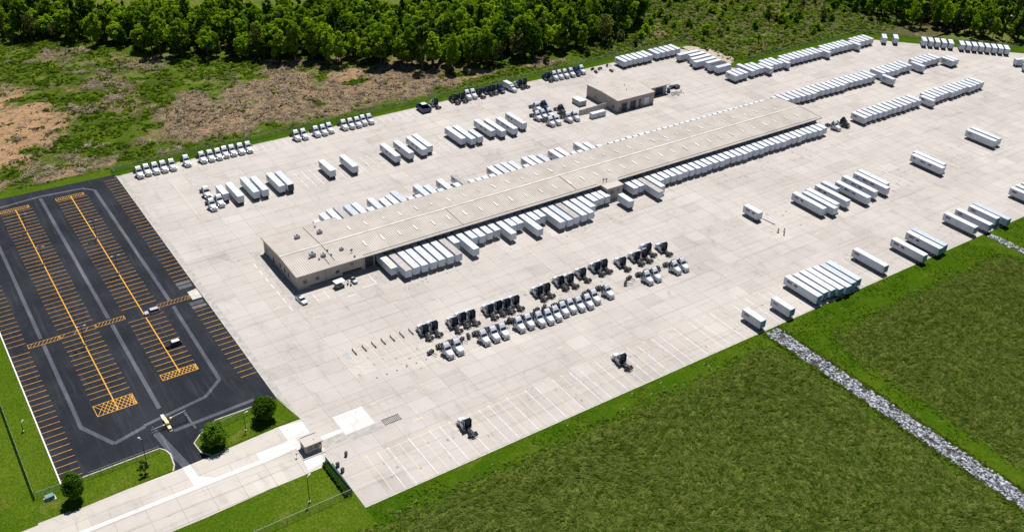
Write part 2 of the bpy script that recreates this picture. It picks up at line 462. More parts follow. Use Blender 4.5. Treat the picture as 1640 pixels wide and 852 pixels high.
ONES = ['', 'first', 'second', 'third', 'fourth', 'fifth', 'sixth', 'seventh', 'eighth', 'ninth', 'tenth', 'eleventh', 'twelfth',
        'thirteenth', 'fourteenth', 'fifteenth', 'sixteenth', 'seventeenth', 'eighteenth', 'nineteenth']
TENS = {2: ('twentieth', 'twenty'), 3: ('thirtieth', 'thirty'), 4: ('fortieth', 'forty'), 5: ('fiftieth', 'fifty'), 6: ('sixtieth', 'sixty')}
def ordw(n):
    if n < 20:
        return ONES[n]
    a, b = divmod(n, 10)
    return TENS[a][0] if b == 0 else TENS[a][1] + '-' + ONES[b]

# ------------------------------------------------------------------ value noise in numpy
def vnoise(x, y, seed=0):
    rs = np.random.RandomState(seed)
    T = rs.rand(256, 256)
    xi, yi = np.floor(x).astype(int), np.floor(y).astype(int)
    fx, fy = x - xi, y - yi
    fx = fx * fx * (3 - 2 * fx); fy = fy * fy * (3 - 2 * fy)
    g = lambda a, b: T[a % 256, b % 256]
    return (g(xi, yi) * (1 - fx) + g(xi + 1, yi) * fx) * (1 - fy) + (g(xi, yi + 1) * (1 - fx) + g(xi + 1, yi + 1) * fx) * fy
def fbm(x, y, sc, oct=4, seed=0):
    v = 0; a = 1; t = 0
    for i in range(oct):
        v = v + a * vnoise(x / sc * 2 ** i + 17.3 * i, y / sc * 2 ** i + 9.1 * i, seed + i); t += a; a *= 0.5
    return v / t
def inpoly(x, y, P):
    c = np.zeros(np.shape(x), bool); j = len(P) - 1
    for i in range(len(P)):
        xi, yi = P[i]; xj, yj = P[j]
        if yi != yj:
            c ^= ((yi > y) != (yj > y)) & (x < (xj - xi) * (y - yi) / (yj - yi) + xi)
        j = i
    return c
def pdist(x, y, P, closed=True):
    d = np.full(np.shape(x), 1e9)
    for i in range(len(P) if closed else len(P) - 1):
        ax, ay = P[i]; bx, by = P[(i + 1) % len(P)]
        L = (bx - ax) ** 2 + (by - ay) ** 2
        t = np.clip(((x - ax) * (bx - ax) + (y - ay) * (by - ay)) / L, 0, 1)
        d = np.minimum(d, np.hypot(x - ax - t * (bx - ax), y - ay - t * (by - ay)))
    return d
def soft(x, y, P, w):
    """1 inside the outline, falling to 0 over w metres outside, wobbled"""
    d = pdist(x, y, P); d = np.where(inpoly(x, y, P), -d, d)
    d = d + (fbm(x, y, 18, 4, 5) - 0.5) * 22
    return np.clip(0.5 - d / (2 * w), 0, 1)
CM = np.array(cam.matrix_world)
def inview(x, y, z=0, m=0.06):
    p = np.stack([x, y, np.zeros_like(x) + z - 192.0], -1) @ CM[:3, :3]
    u = -p[..., 0] / p[..., 2] * 1584.1 / 1640; v = -p[..., 1] / p[..., 2] * 1584.1 / 1640
    return (np.abs(u) < 0.5 + m) & (np.abs(v) < 0.26 + m) & (p[..., 2] < 0)

def scatter(name, pts, scl, rot, kinds, protos, label):
    """uncountable cover: prototypes instanced on points (geometry nodes)"""
    me = bpy.data.meshes.new(name)
    me.from_pydata([tuple(p) for p in pts], [], [])
    for nm, arr in (('sc', scl), ('rz', rot)):
        a = me.attributes.new(nm, 'FLOAT', 'POINT'); a.data.foreach_set('value', np.asarray(arr, np.float32))
    a = me.attributes.new('kd', 'INT', 'POINT'); a.data.foreach_set('value', np.asarray(kinds, np.int32))
    o = tag(obj(name, me), label, name.replace('_', ' '), kind='stuff')
    pc = bpy.data.collections.new(name + '_pieces')
    for i, (pm) in enumerate(protos):
        pc.objects.link(bpy.data.objects.new('%s_piece%02d' % (name, i), pm))
    ng = bpy.data.node_groups.new(name, 'GeometryNodeTree')
    ng.interface.new_socket('Geometry', in_out='INPUT', socket_type='NodeSocketGeometry')
    ng.interface.new_socket('Geometry', in_out='OUTPUT', socket_type='NodeSocketGeometry')
    N, L = ng.nodes, ng.links
    gi, go = N.new('NodeGroupInput'), N.new('NodeGroupOutput')
    ci = N.new('GeometryNodeCollectionInfo'); ci.inputs[0].default_value = pc
    ci.inputs['Separate Children'].default_value = True; ci.inputs['Reset Children'].default_value = True
    ip = N.new('GeometryNodeInstanceOnPoints'); ip.inputs['Pick Instance'].default_value = True
    def attr(nm, ty):
        n = N.new('GeometryNodeInputNamedAttribute'); n.data_type = ty; n.inputs[0].default_value = nm; return n.outputs[0]
    cx = N.new('ShaderNodeCombineXYZ'); L.new(attr('rz', 'FLOAT'), cx.inputs[2])
    L.new(gi.outputs[0], ip.inputs['Points']); L.new(ci.outputs[0], ip.inputs['Instance'])
    L.new(attr('kd', 'INT'), ip.inputs['Instance Index'])
    L.new(cx.outputs[0], ip.inputs['Rotation']); L.new(attr('sc', 'FLOAT'), ip.inputs['Scale'])
    L.new(ip.outputs[0], go.inputs[0])
    mod = o.modifiers.new('cover', 'NODES'); mod.node_group = ng
    return o

# ================================================================== THE SETTING
YARD = [(77, 170.9), (640, 170.9), (640, 205), (556, 287), (494, 349.6), (396, 349.6), (389, 356), (389, 387), (385, 391.6), (77, 391.6)]
ya = np.array(YARD)

def grid_mesh(name, x0, x1, y0, y1, st, hfun, mats, attrs=None, keep=None):
    xs = np.arange(x0, x1 + st * 0.5, st); ys = np.arange(y0, y1 + st * 0.5, st)
    X, Y = np.meshgrid(xs, ys)
    Z = hfun(X, Y)
    nx, ny = len(xs), len(ys)
    idx = np.arange(nx * ny).reshape(ny, nx)
    q = np.stack([idx[:-1, :-1], idx[:-1, 1:], idx[1:, 1:], idx[1:, :-1]], -1)
    if keep is not None:
        kp = keep((X[:-1, :-1] + X[1:, 1:]) / 2, (Y[:-1, :-1] + Y[1:, 1:]) / 2)
        q = q[kp]
    q = q.reshape(-1, 4)
    me = bpy.data.meshes.new(name)
    me.from_pydata(np.stack([X.ravel(), Y.ravel(), Z.ravel()], -1).tolist(), [], q.tolist())
    me.materials.append(mats)
    for nm, fn in (attrs or {}).items():
        a = me.attributes.new(nm, 'FLOAT', 'POINT'); a.data.foreach_set('value', fn(X, Y).ravel().astype(np.float32))
    me.polygons.foreach_set('use_smooth', [True] * len(q))
    me.update()
    return me

struct('ground', MB().box(-3000, 4500, -2500, 5000, -4, -0.9).mesh('ground', M_MEADOW))
struct('lawn', MB().slab([(-260, 60), (77, 60), (77, 398.5), (-260, 398.5)], -0.9, -0.06).mesh('lawn', M_LAWN))

# rough cleared land behind the yard
BIGDIRT = [(142, 484), (200, 455), (250, 428), (256, 410), (216, 403), (137, 402), (107, 404), (100, 430), (118, 455)]
REDDIRT = [(55, 523), (70, 503), (70, 455), (52, 428), (20, 412), (-30, 440), (0, 540)]
RIMDIRT = [(72, 562), (108, 545), (140, 505), (160, 490), (135, 488), (110, 515), (70, 540)]
TRACK = [(20, 408), (50, 405), (76, 402.5), (78, 406), (52, 409), (24, 413)]
EASTDIRT = [(262, 412), (300, 406), (330, 404), (330, 411), (300, 414), (266, 418)]
def hrough(x, y):
    ins = inpoly(x, y, YARD)
    d = pdist(x, y, YARD)
    d = np.minimum(d, np.where(x < 80, np.abs(y - 396), 1e9))
    k = np.clip((d - 8) / 25, 0, 1)
    h = (fbm(x, y, 24, 4, 3) - 0.5) * 3.2 + (fbm(x * .6, y, 4, 3, 8) - 0.5) * 1.9
    z = -0.10 + h * k
    return np.where(ins | (y < 396) & (x < 389), -0.6, z)
def a_dirt(x, y):
    v = np.maximum.reduce([soft(x, y, BIGDIRT, 7) * 0.95, soft(x, y, REDDIRT, 8) * 0.85, soft(x, y, RIMDIRT, 6) * 0.62, soft(x, y, EASTDIRT, 3) * 0.9, soft(x, y, TRACK, 2.5) * 1.1])
    v = np.maximum(v, np.clip((fbm(x, y, 26, 5, 11) - 0.46) * 3, 0, 0.55) * (x < 330))
    v = v * np.clip(1.35 - 1.4 * np.clip((fbm(x, y, 15, 4, 71) - .52) * 4, 0, 1), 0.1, 1)
    v = np.maximum(v, np.clip((fbm(x, y, 22, 4, 13) - 0.56) * 3, 0, 0.5) * (x >= 330))
    return v * np.clip((pdist(x, y, YARD) - 9) / 3, 0, 1) * np.where((x < 80) & (y < 401), 0, 1)
def a_red(x, y): return soft(x, y, REDDIRT, 10) + 0.5 * np.clip((fbm(x, y, 26, 3, 21) - 0.6) * 6, 0, 1)
def a_olive(x, y):
    return np.clip((x - 330) / 30, 0, 1) * np.clip((pdist(x, y, YARD) - 9) / 6, 0, 1) * (0.45 + 0.55 * fbm(x, y, 20, 3, 31))
struct('rough_ground', grid_mesh('rough_ground', -70, 660, 330, 700, 1.8, hrough, M_ROUGH,
       {'dirt': a_dirt, 'red': a_red, 'olive': a_olive}, lambda x, y: ~(inpoly(x, y, YARD) & (pdist(x, y, YARD) > 4)) & ((y > 396) | (x > 386))))
def zr(x, y): return float(hrough(np.array([x]), np.array([y]))[0])

# bright mown verges along the yard
def wob(p, q, n, a, sd):
    rs = random.Random(sd); out = []
    for i in range(n):
        t = i / n
        out.append((p[0] + (q[0] - p[0]) * t + rs.uniform(-a, a), p[1] + (q[1] - p[1]) * t + rs.uniform(-a, a)))
    return out
vg = MB().slab([(77, 40), (760, 40), (760, 170.9), (77, 170.9)], -0.85, -0.045)
vg.slab([(-260, -40), (760, -40), (760, 40), (-260, 40)], -0.85, -0.045)
struct('verge', vg.mesh('verge', M_STRIP))
nv = [(74, 391.6), (388.6, 391.6)] + wob((391, 399.5), (74, 398.5), 70, 0.5, 3) + [(74, 398.4)]
struct('verge', MB().slab(nv, -0.5, -0.02).mesh('verge_north', M_STRIP))
ev = [(389.4, 356.2), (396.2, 350)] + [(494, 350), (556.5, 287.4), (640, 205.5)] + [(652, 214)] + wob((566, 297), (500, 361), 16, 0.8, 5) + wob((500, 361), (404, 358.5), 20, 0.6, 6) + [(398, 392), (389.4, 391)]
struct('verge', MB().slab(ev, -0.5, -0.02).mesh('verge_east', M_STRIP))
sand = [(389.5, 391)] + wob((394, 391), (402, 383), 4, 0.5, 1) + wob((402, 383), (405, 367), 5, 0.6, 2) + wob((405, 366), (398, 357), 4, 0.4, 3) + [(389.5, 356.3)]
struct('dirt_patch', MB().slab(sand, -0.4, 0.01).mesh('dirt_patch', M_DIRT))

# hay fields
def hhay(x, y):
    return -0.02 + 0.9 * np.clip(fbm(x, y * 1.6, 5.0, 4, 41) - 0.42, 0, 1) + 0.42 * fbm(x * 0.6, y * 1.5, 2.2, 2, 44)
hayA = [(-20, 163.2)] + [(x, 162.7 + 0.6 * math.sin(x * 0.31) + 0.4 * math.sin(x * 1.3)) for x in range(60, 205, 3)] + [(214, 165), (219, 163), (221.6, 152), (221.4, 40), (-20, 40)]
hayB = [(238.6, 40), (240.5, 150), (243, 155.5)] + [(x, 156.6 + 0.6 * math.sin(x * 0.27) + 0.3 * math.sin(x * 1.1)) for x in range(248, 340, 3)] + [(343, 154), (344, 40)]
hayC = [(355.5, 40), (355.5, 152), (357, 156.6), (470, 157), (470, 40)]
for nm, P, b in (('hay_field', hayA, (40, 223, 45, 166)), ('hay_field', hayB, (238, 345, 60, 159)), ('hay_field', hayC, (355, 470, 90, 159))):
    def hh(x, y, P=P):
        d = np.clip(pdist(x, y, P) / 6, 0, 1)
        return -0.02 + (hhay(x, y) + 0.02) * d
    struct(nm, grid_mesh(nm, b[0], b[1], b[2], b[3], 0.7, hh, M_HAY, None, lambda x, y, P=P: inpoly(x, y, P)))

# riprap ditches
rs = random.Random(5)
def ditch(x0, x1, y0, y1, n, label, seed):
    rs = random.Random(seed)
    struct('ditch_bed', MB().slab([(x0 - .2, y0), (x1 + .2, y0)] + wob((x1 + .2, y0 + 2), (x1 + .2, y1), 30, .35, seed) + wob((x0 - .2, y1), (x0 - .2, y0), 30, .35, seed + 1), -0.6, -0.015).mesh('ditch_bed', M_MUD))
    mb = MB(); used = []
    ico = []
    for i in range(n):
        t = rs.random(); y = y0 + (y1 - y0) * t
        e = 0.5 + 0.5 * math.sin(y * 0.5) * 0.2
        x = rs.uniform(x0, x1) + rs.uniform(-.2, .2) + .7 * (float(vnoise(np.array(y / 7.), np.array(x0), seed)) - .5) * (1 if rs.random() < .5 else -1)
        r = rs.choice((0.16, 0.2, 0.24, 0.3, 0.3, 0.42, 0.55)) * rs.uniform(0.8, 1.15)
        if abs(vnoise(np.array(x / 2.2), np.array(y / 2.2), seed)) < .22: continue
        a = rs.uniform(0, 6.28); sx, sy, sz = r * rs.uniform(.9, 1.5), r * rs.uniform(.7, 1.1), r * rs.uniform(.5, .8)
        zc = rs.uniform(0.0, 0.22)
        ca, sa = math.cos(a), math.sin(a)
        rings = []
        for zz, rr in ((-0.6, 0.75), (0.15, 1.0), (0.8, 0.62)):
            ring = []
            for j in range(6):
                b = j * 1.0472 + rs.uniform(-.25, .25); k = rr * rs.uniform(.8, 1.15)
                u, w = sx * k * math.cos(b), sy * k * math.sin(b)
                ring.append((x + u * ca - w * sa, y + u * sa + w * ca, zc + sz * (zz + rs.uniform(-.15, .15))))
            rings.append(ring)
        mb.loft(rings)
    tag(obj('riprap', mb.mesh('riprap', M_STONE)), label, 'stones', kind='stuff')
ditch(224.3, 230.2, 58, 169.6, 4200, 'grey and white riprap stones filling the long ditch', 7)
ditch(348.2, 351.2, 110, 169.4, 1000, 'riprap stones in the short ditch by the far trailers', 9)

# ---- concrete yard: base sheet (joints) and slabs
yard = struct('truck_yard', MB().slab(YARD, -0.6, 0.0).mesh('truck_yard', M_JOINT))
ap = MB()
ap.box(77.0, 640, 170.9, 171.3, -0.3, 0.04); ap.box(77.0, 389, 391.2, 391.64, -0.3, 0.05)
obj('edge_kerb', ap.mesh('edge_kerb', M_KERB), yard)
g = 0.03
slab_me = MB().box(g, SLX - g, g, SLY - g, -0.05, 0.03).mesh('concrete_slab', M_SLAB)
cells = []
nx, ny = int((640 - SX0) / SLX) + 1, int((391.2 - SY0) / SLY) + 1
rest = MB()
for i in range(nx):
    for j in range(ny):
        x, y = SX0 + i * SLX, SY0 + j * SLY
        cx = np.array([x + .1, x + SLX - .1, x + SLX - .1, x + .1]); cy = np.array([y + .1, y + .1, y + SLY - .1, y + SLY - .1])
        k = inpoly(cx, np.minimum(cy, 391.15), YARD)
        if k.all() and y + SLY < 391.3:
            cells.append((math.hypot(x, y), x, y))
        elif k.any():
            sub = 6
            for a in range(sub):
                for b in range(sub):
                    xx, yy = x + a * SLX / sub, y + b * SLY / sub
                    q = np.array([xx + .05, xx + SLX / sub - .05]); r = np.array([yy + .05, yy + SLY / sub - .05])
                    if inpoly(np.array([q[0], q[1], q[1], q[0]]), np.array([r[0], r[0], r[1], r[1]]), YARD).all() and r[1] < 391.2:
                        rest.box(q[0] - .04 if a else q[0], q[1] + .05, r[0] - .04, r[1] + .05, -0.05, 0.028)
cells.sort()
for d, x, y in cells[:295]:
    obj('concrete_slab', slab_me, yard, (x, y, 0))
for d, x, y in cells[295:]:
    rest.box(x + g, x + SLX - g, y + g, y + SLY - g, -0.05, 0.03)
tag(obj('concrete_slabs', rest.mesh('concrete_slabs', M_SLAB), yard), kind='stuff')

# ---- entrance road
ROAD = [(-140, 189.2), (40, 189.6), (70, 190.8), (77, 191), (77, 211), (70, 212.2), (49.5, 210.9), (40, 210.4), (-140, 207)]
road = struct('road', MB().slab(ROAD, -0.5, 0.0).mesh('road', M_JOINT))
rslab = MB().box(.05, 7.95, .05, 4.95, -0.05, 0.03).mesh('road_slab', M_ROADC)
for i in range(-12, 10):
    for j in range(4):
        x, y = i * 8.0 - 3.0, 190.4 + j * 5.0
        if j == 3:
            if x > 60: continue
            y = 205.4
        if y + 5 > 210.4 + (x < 0) * (x * 0.02):
            continue
        if x > 69.2: continue
        obj('road_slab', rslab, road, (x, y, 0))
ap2 = MB().slab([(-140, 189.25), (40, 189.65), (69, 190.75), (69, 190.38), (-140, 190.38)], -0.1, 0.026)
ap2.slab([(-100, 207.7), (49.5, 210.85), (69, 212.1), (69, 205.45), (53.05, 205.45), (53.05, 210.35), (-99, 210.35)][:0] or [(53.1, 205.45), (69, 205.45), (69, 212.0), (53.1, 211.1)], -0.1, 0.026)
ap2.slab([(69.05, 190.5), (77, 191.05), (77, 212), (69.05, 212.2)], -0.1, 0.024)
ap2.slab([(-99, 205.42), (53.05, 205.42), (53.05, 211.0), (49.5, 210.85), (40, 210.35), (-99, 207.8)], -0.1, 0.022)
obj('road_apron', ap2.mesh('road_apron', M_ROADC), road)
pads = MB()
pads.slab([(85.0, 198.9), (94.45, 199.0), (94.4, 207.7), (85.1, 207.8)], 0.0, 0.045)
obj('new_concrete_pad', pads.mesh('new_concrete_pad', M_NEWCON), yard)
p2 = MB().slab([(60.8, 200.6), (72.2, 201.3), (72.4, 205.2), (60.8, 205.1)], 0.0, 0.040).slab([(70.3, 205.3), (77, 205.3), (77, 210.9), (70.3, 212.1)], 0.0, 0.042)
p2.slab([(-60, 200.6), (60.7, 200.8), (60.7, 202.2), (-60, 201.9)], 0.0, 0.038)
p2.slab([(42.0, 210.7), (44.2, 210.8), (44.6, 202.3), (42.4, 202.2)], 0.0, 0.039).slab([(44.6, 202.25), (48, 202.25), (44.6, 205)], 0.0, 0.0385)
p2.slab([(77.2, 200.4), (84.9, 200.4), (84.9, 202.1), (77.2, 202.1)], 0.0, 0.041)
obj('white_concrete_strip', p2.mesh('white_concrete_strip', M_NEWCON), road)
op = MB().slab([(78, 196.9), (84.8, 197.2), (84.8, 200.2), (78, 200.2)], 0, 0.043).slab([(85.2, 195.6), (102, 196.3), (102, 198.7), (85.2, 198.7)], 0, 0.044)
obj('worn_concrete_patch', op.mesh('worn_concrete_patch', M_OLDCON), yard)
# broken grating beside the pad
gr = MB()
for i in range(11):
    gr.box(96.5 + i * 0.5, 96.66 + i * 0.5, 196.6, 199.0, 0.044, 0.10)
gr.box(96.4, 102, 196.5, 196.66, 0.044, 0.12); gr.box(96.4, 102, 198.9, 199.06, 0.044, 0.12)
tag(obj('drain_grate', gr.mesh('drain_grate', M_STEEL)), 'dark drain grating beside the bright white concrete pad', 'grate')

# ---- asphalt car park
LOT = [(13.2, 221.4), (39.2, 221.3), (40.6, 217.4), (40.3, 210.4), (49.4, 210.8), (48.4, 218.4), (51.1, 220.6), (56.4, 224.1), (74.8, 224.1), (74.8, 393.4), (13.2, 395.5)]
lot = struct('parking_lot', MB().slab(LOT, -0.4, 0.0).mesh('parking_lot', M_ASPH))
def strip(pts, w, z):
    mb = MB()
    for (a, b) in zip(pts[:-1], pts[1:]):
        d = Vector((b[0] - a[0], b[1] - a[1])).normalized(); n = Vector((-d.y, d.x)) * w / 2
        a2 = Vector(a) - d * 0.0; b2 = Vector(b) + d * 0.0
        mb.slab([(a2.x + n.x, a2.y + n.y), (a2.x - n.x, a2.y - n.y), (b2.x - n.x, b2.y - n.y), (b2.x + n.x, b2.y + n.y)], 0.0, z)
        z += 0.0015
    return mb
for k, (pts, w) in enumerate([([(23.6, 384), (23.4, 291)], 1.15), ([(23.4, 287), (23.3, 241)], 1.15), ([(23.3, 241.4), (29.3, 229.8), (38.6, 232.4)], 1.3),
                 ([(44.4, 387.5), (44.4, 291)], 1.2), ([(44.4, 287), (44.4, 238)], 1.2), ([(64.2, 384), (64.5, 291)], 1.2), ([(64.5, 287), (63.8, 241.6), (57.5, 236), (38.4, 232.8)], 1.15),
                 ([(18, 384), (29.6, 387.4), (44.8, 389), (60.5, 387.6), (64.2, 383.8)], 1.15), ([(44.8, 226.2), (69, 227.2)], 1.3), ([(49.9, 232.4), (50.4, 224)], 0.6)]):
    obj('crack_seal_strip', strip(pts, w, 0.008 + 0.006 * k).mesh('crack_seal_strip', M_ASPHGREY), lot)
obj('crack_seal_strip', MB().slab([(39.2, 228.8), (41, 229.5), (42.6, 220), (44.2, 210.6), (42, 210.5), (40.8, 217)], 0.0, 0.10 - 0.02).mesh('entrance_strip', M_ASPHGREY), lot)
kb = MB()
def kerb(pts, w=0.3, h=0.14, z0=-0.3, closed=False, mb=None):
    mb = mb or MB()
    P = [Vector(p) for p in pts]; n = len(P)
    L, Rr = [], []
    for i in range(n):
        a = P[i - 1] if (i or closed) else P[i]; b = P[(i + 1) % n] if (i < n - 1 or closed) else P[i]
        d = (b - a).normalized(); nn = Vector((-d.y, d.x)) * w / 2
        L.append(P[i] + nn); Rr.append(P[i] - nn)
    for i in range(n if closed else n - 1):
        j = (i + 1) % n
        q = [Rr[i], Rr[j], L[j], L[i]]
        mb.slab([(v.x, v.y) for v in q], z0, h)
    return mb
kerb([(13.2, 221.4), (13.2, 395.5)], 0.35, 0.13, mb=kb)
obj('kerb', kb.mesh('kerb', M_WHITEP), lot)
obj('kerb', kerb([(13.2, 220.9), (39.2, 221.2), (40.4, 219.6), (41, 217.3), (40.5, 212.5), (39.5, 210.6)], 0.35, 0.14).mesh('kerb', M_KERB), lot)
obj('kerb', kerb([(50.2, 211.1), (48.3, 213.5), (47.9, 218.2), (50.6, 220.9), (56.2, 224.4), (73.5, 224.3)], 0.35, 0.14).mesh('kerb', M_KERB), lot)
obj('kerb', kerb([(74.2, 391), (75, 391.8), (75, 225), (76.4, 219)], 0.3, 0.15).mesh('kerb', M_KERB), lot)
gs = struct('grey_gutter', MB().slab([(74.9, 224), (77.05, 212), (77.05, 391.4), (74.9, 391.6)], -0.3, 0.012).mesh('grey_gutter', M_OLDCON))
isl = MB().slab([(49.9, 211.6), (48.6, 213.6), (48.2, 218.1), (50.8, 220.6), (56.3, 224.1), (72.8, 224.0), (75.0, 219), (76.4, 212.6), (70, 212.6)], -0.3, 0.06)
struct('lawn_island', isl.mesh('lawn_island', M_LAWN))
isl = MB().slab([(13.4, 220.7), (39.1, 221.0), (40.2, 219.5), (40.8, 217.3), (40.3, 212.6), (39.4, 210.8), (13, 209.8)], -0.3, 0.06)
struct('lawn_island', isl.mesh('lawn_island2', M_LAWN))
# painted stalls
def line_me(L, w, m): return MB().box(0, L, -w / 2, w / 2, 0, 0.012).mesh('stall_line', m)
l_full, l_left, l_right = line_me(11.4, 0.2, M_YEL), line_me(5.6, 0.2, M_YEL), line_me(5.2, 0.2, M_YEL)
rs = random.Random(2)
y = 380.6
while y > 250:
    if not 286.3 < y < 291.8:
        if y > 250.5: obj('stall_line', l_full, lot, (28.6 + rs.uniform(-.1, .1), y, 0.001), rs.uniform(-.012, .012))
        if y > 254: obj('stall_line', l_full, lot, (49.2 + rs.uniform(-.1, .1), y + 0.3, 0.001), rs.uniform(-.012, .012))
    y -= 2.73
y = 392.0
while y > 222.5:
    if y < 387 and not 287.2 < y < 290.6: obj('stall_line', l_left, lot, (13.4, y, 0.001), rs.uniform(-.012, .012))
    if 238 < y < 391.5 and not 285 < y < 297: obj('stall_line', l_right, lot, (69.5, y, 0.001), rs.uniform(-.015, .015))
    y -= 2.73
for x, y0, y1 in ((34.3, 243.8, 383), (54.9, 251.5, 383.5)):
    obj('centre_line', MB().box(x - .16, x + .16, y0, y1, 0.0, 0.0165).mesh('centre_line', M_YELB), lot)
def hatch(x0, x1, y0, y1, n, m=M_YELB, cross=False):
    mb = MB(); w = 0.16
    mb.box(x0, x1, y0, y0 + w, 0, .0125); mb.box(x0, x1, y1 - w, y1, 0, .0125)
    mb.box(x0, x0 + w, y0 + w + .01, y1 - w - .01, 0, .0125); mb.box(x1 - w, x1, y0 + w + .01, y1 - w - .01, 0, .0125)
    st = (x1 - x0) / n
    for i in range(n):
        a = x0 + .2 + i * st; b = min(a + (y1 - y0) * 0.55, x1 - .2)
        mb.slab([(a, y0 + w), (a + .16, y0 + w), (b + .16 if b + .16 < x1 else x1, y1 - w), (b, y1 - w)], 0, .0122)
        if cross:
            mb.slab([(b, y0 + w), (b + .16, y0 + w), (a + .16, y1 - w), (a, y1 - w)], 0, .0119)
    return obj('hatched_marking', mb.mesh('hatched_marking', m), lot)
hatch(28.4, 39.8, 243.6, 249, 9, cross=True); hatch(49.2, 60.3, 249.9, 253.1, 10, cross=True)
hatch(28.8, 39.3, 381.9, 384.3, 11); hatch(49.2, 59.9, 382, 384.2, 11)
hatch(19, 28.6, 287.4, 289.7, 8, M_YEL); hatch(39.9, 49.1, 287.9, 290.2, 8, M_YEL); hatch(60.1, 71, 288.6, 290.9, 9, M_YEL)
hatch(28.8, 39.7, 287.6, 289.8, 3, M_YEL)
mb = MB().slab([(71.2, 287.2), (74.6, 287.2), (74.6, 293.4), (71.2, 292.6)], 0, 0.16)
obj('concrete_landing', mb.mesh('concrete_landing', M_KERB), lot)
for y in (295.8, 298.3, 284.2, 281.6):
    obj('accessible_bay', MB().box(69.6, 74.2, y, y + 2.0, 0, 0.011).mesh('accessible_bay', M_ASPHGREY), lot)

# ---- painted lines in the truck yard
lw, ly = MB().box(-.09, .09, 0, 16.6, 0, .008).mesh('bay_line', M_LINEW), MB().box(-.09, .09, 0, 16.6, 0, .008).mesh('bay_line', M_WORNY)
lf = MB().box(-.08, .08, 0, 14.2, 0, .008).mesh('bay_line', M_WORNY)
tip = MB().box(-.35, .35, 0, .5, 0, .0085).mesh('bay_tip', M_WORNY)
zt = 0.032
for i in range(62):
    x = 85.9 + i * 3.36
    if 222 < x < 225: continue
    o = obj('bay_line', ly if i % 5 in (0, 3) else lw, yard, (x, 170.95 + .4, zt), rs.uniform(-.004, .004))
    if i % 2 == 0: obj('bay_tip', tip, yard, (x, 187.6, zt))
for i in range(30):
    obj('bay_line', lf if i % 3 else ly, yard, (99.4 + i * 3.42 + rs.uniform(-.1, .1), 219.7 - (7.6 if i > 4 else 0), zt), rs.uniform(-.004, .004), (1, 1.45 if i > 4 else 1, 1))
for i in range(46):
    x = 108 + i * 3.38
    obj('bay_line', lw if i % 4 else ly, yard, (x, 341.5, zt), rs.uniform(-.004, .004), (1, 0.93, 1))
for i in range(22):
    obj('bay_line', lf if i % 3 else lw, yard, (274 + i * 3.6, 212.5, zt), 0, (1, 1.15, 1))
for i in range(20):
    obj('bay_line', lf if i % 2 else lw, yard, (352 + i * 4.1, 212.5, zt), 0, (1, 1.2, 1))
for i in range(38):
    obj('bay_line', lw, yard, (82 + i * 3.45, 384.2, zt), 0, (1, .38, 1))
yd = MB()
for x, y, L in ((135.9, 258.1, .2), (168, 258.2, .2), (150, 250, 3), (185, 251, 3), (214, 254, 3), (99, 302, 0.2), (92, 268, 3), (101, 256, 3.5), (127, 250, 3), (160, 199.5, 2.5), (172, 203.5, 3), (104, 193.7, 3.4), (97, 206.5, 2), (199, 250, 2.8), (330, 204, 3), (290, 206, 3)):
    yd.box(x, x + max(L, .4), y, y + .35, 0, zt + .0085)
yd.box(85.9, 140, 187.35, 187.55, 0, zt + .0078); yd.box(77.6, 85.6, 187.3, 187.5, 0, zt + .0082)
yd.box(78, 85.6, 182.8, 183, 0, zt + .0081); yd.box(78, 85.6, 178.6, 178.8, 0, zt + .0081)
for i in range(14): yd.box(100 + i * 2.2, 100.9 + i * 2.2, 205.2, 205.4, 0, zt + .008)
yd.box(92.4, 92.6, 341, 372, 0, zt + .008); yd.box(92.6, 101, 372, 372.2, 0, zt + .0079)
obj('yellow_marking', yd.mesh('yellow_marking', M_WORNY), yard)
rd = MB().box(375.4, 375.55, 244, 262.5, 0, zt + .008).box(381, 381.15, 243, 266, 0, zt + .008).box(193, 200, 184.5, 184.7, 0, zt + .008).box(193, 193.2, 184.8, 188, 0, zt + .0079)
obj('red_marking', rd.mesh('red_marking', M_REDP), yard)
wm = MB()
for i in range(7): wm.box(97.2, 97.45, 264 + i * 5.2, 267 + i * 5.2, 0, zt + .008)
wm.box(107, 107.15, 264.5, 269.5, 0, zt + .008).box(111, 111.15, 264.5, 269.5, 0, zt + .008).box(116.5, 119.6, 261.6, 261.8, 0, zt + .008).box(123.5, 129, 264, 264.2, 0, zt + .008).box(128.8, 129, 264.3, 270, 0, zt + .008)
obj('white_marking', wm.mesh('white_marking', M_WHITEP), yard)
obj('old_concrete_walk', MB().slab([(99.2, 263.9), (103.2, 265.5), (103.2, 306), (99.2, 306)], 0, 0.046).slab([(129.6, 262), (133.4, 262.5), (133.4, 275), (129.6, 272)], 0, 0.046).mesh('old_concrete_walk', M_OLDCON), yard)

# tyre marks swinging out of the docks and oil spots in the bays
tm = MB(); rs = random.Random(21)
def arc(cx, cy, r, a0, a1, w, z):
    n = 14; pr = None
    for i in range(n + 1):
        a = a0 + (a1 - a0) * i / n
        q = (cx + r * math.cos(a), cy + r * math.sin(a)), (cx + (r + w) * math.cos(a), cy + (r + w) * math.sin(a))
        if pr: tm.quad([(*pr[0], z), (*pr[1], z), (*q[1], z), (*q[0], z)])
        pr = q
for i in range(70):
    x = rs.uniform(110, 520); y = rs.choice((rs.uniform(236, 252), rs.uniform(192, 205), rs.uniform(320, 335), rs.uniform(362, 376), rs.uniform(236, 252)))
    r = rs.uniform(12, 26); a = rs.choice((0, math.pi)) + rs.uniform(-.3, .3); d = rs.uniform(.6, 1.3) * rs.choice((-1, 1)); w_ = rs.uniform(.22, .4)
    for k in (0, 1.9): arc(x, y, r + k, a, a + d, w_, .0335 + .0001 * (i % 9) + .00005 * k)
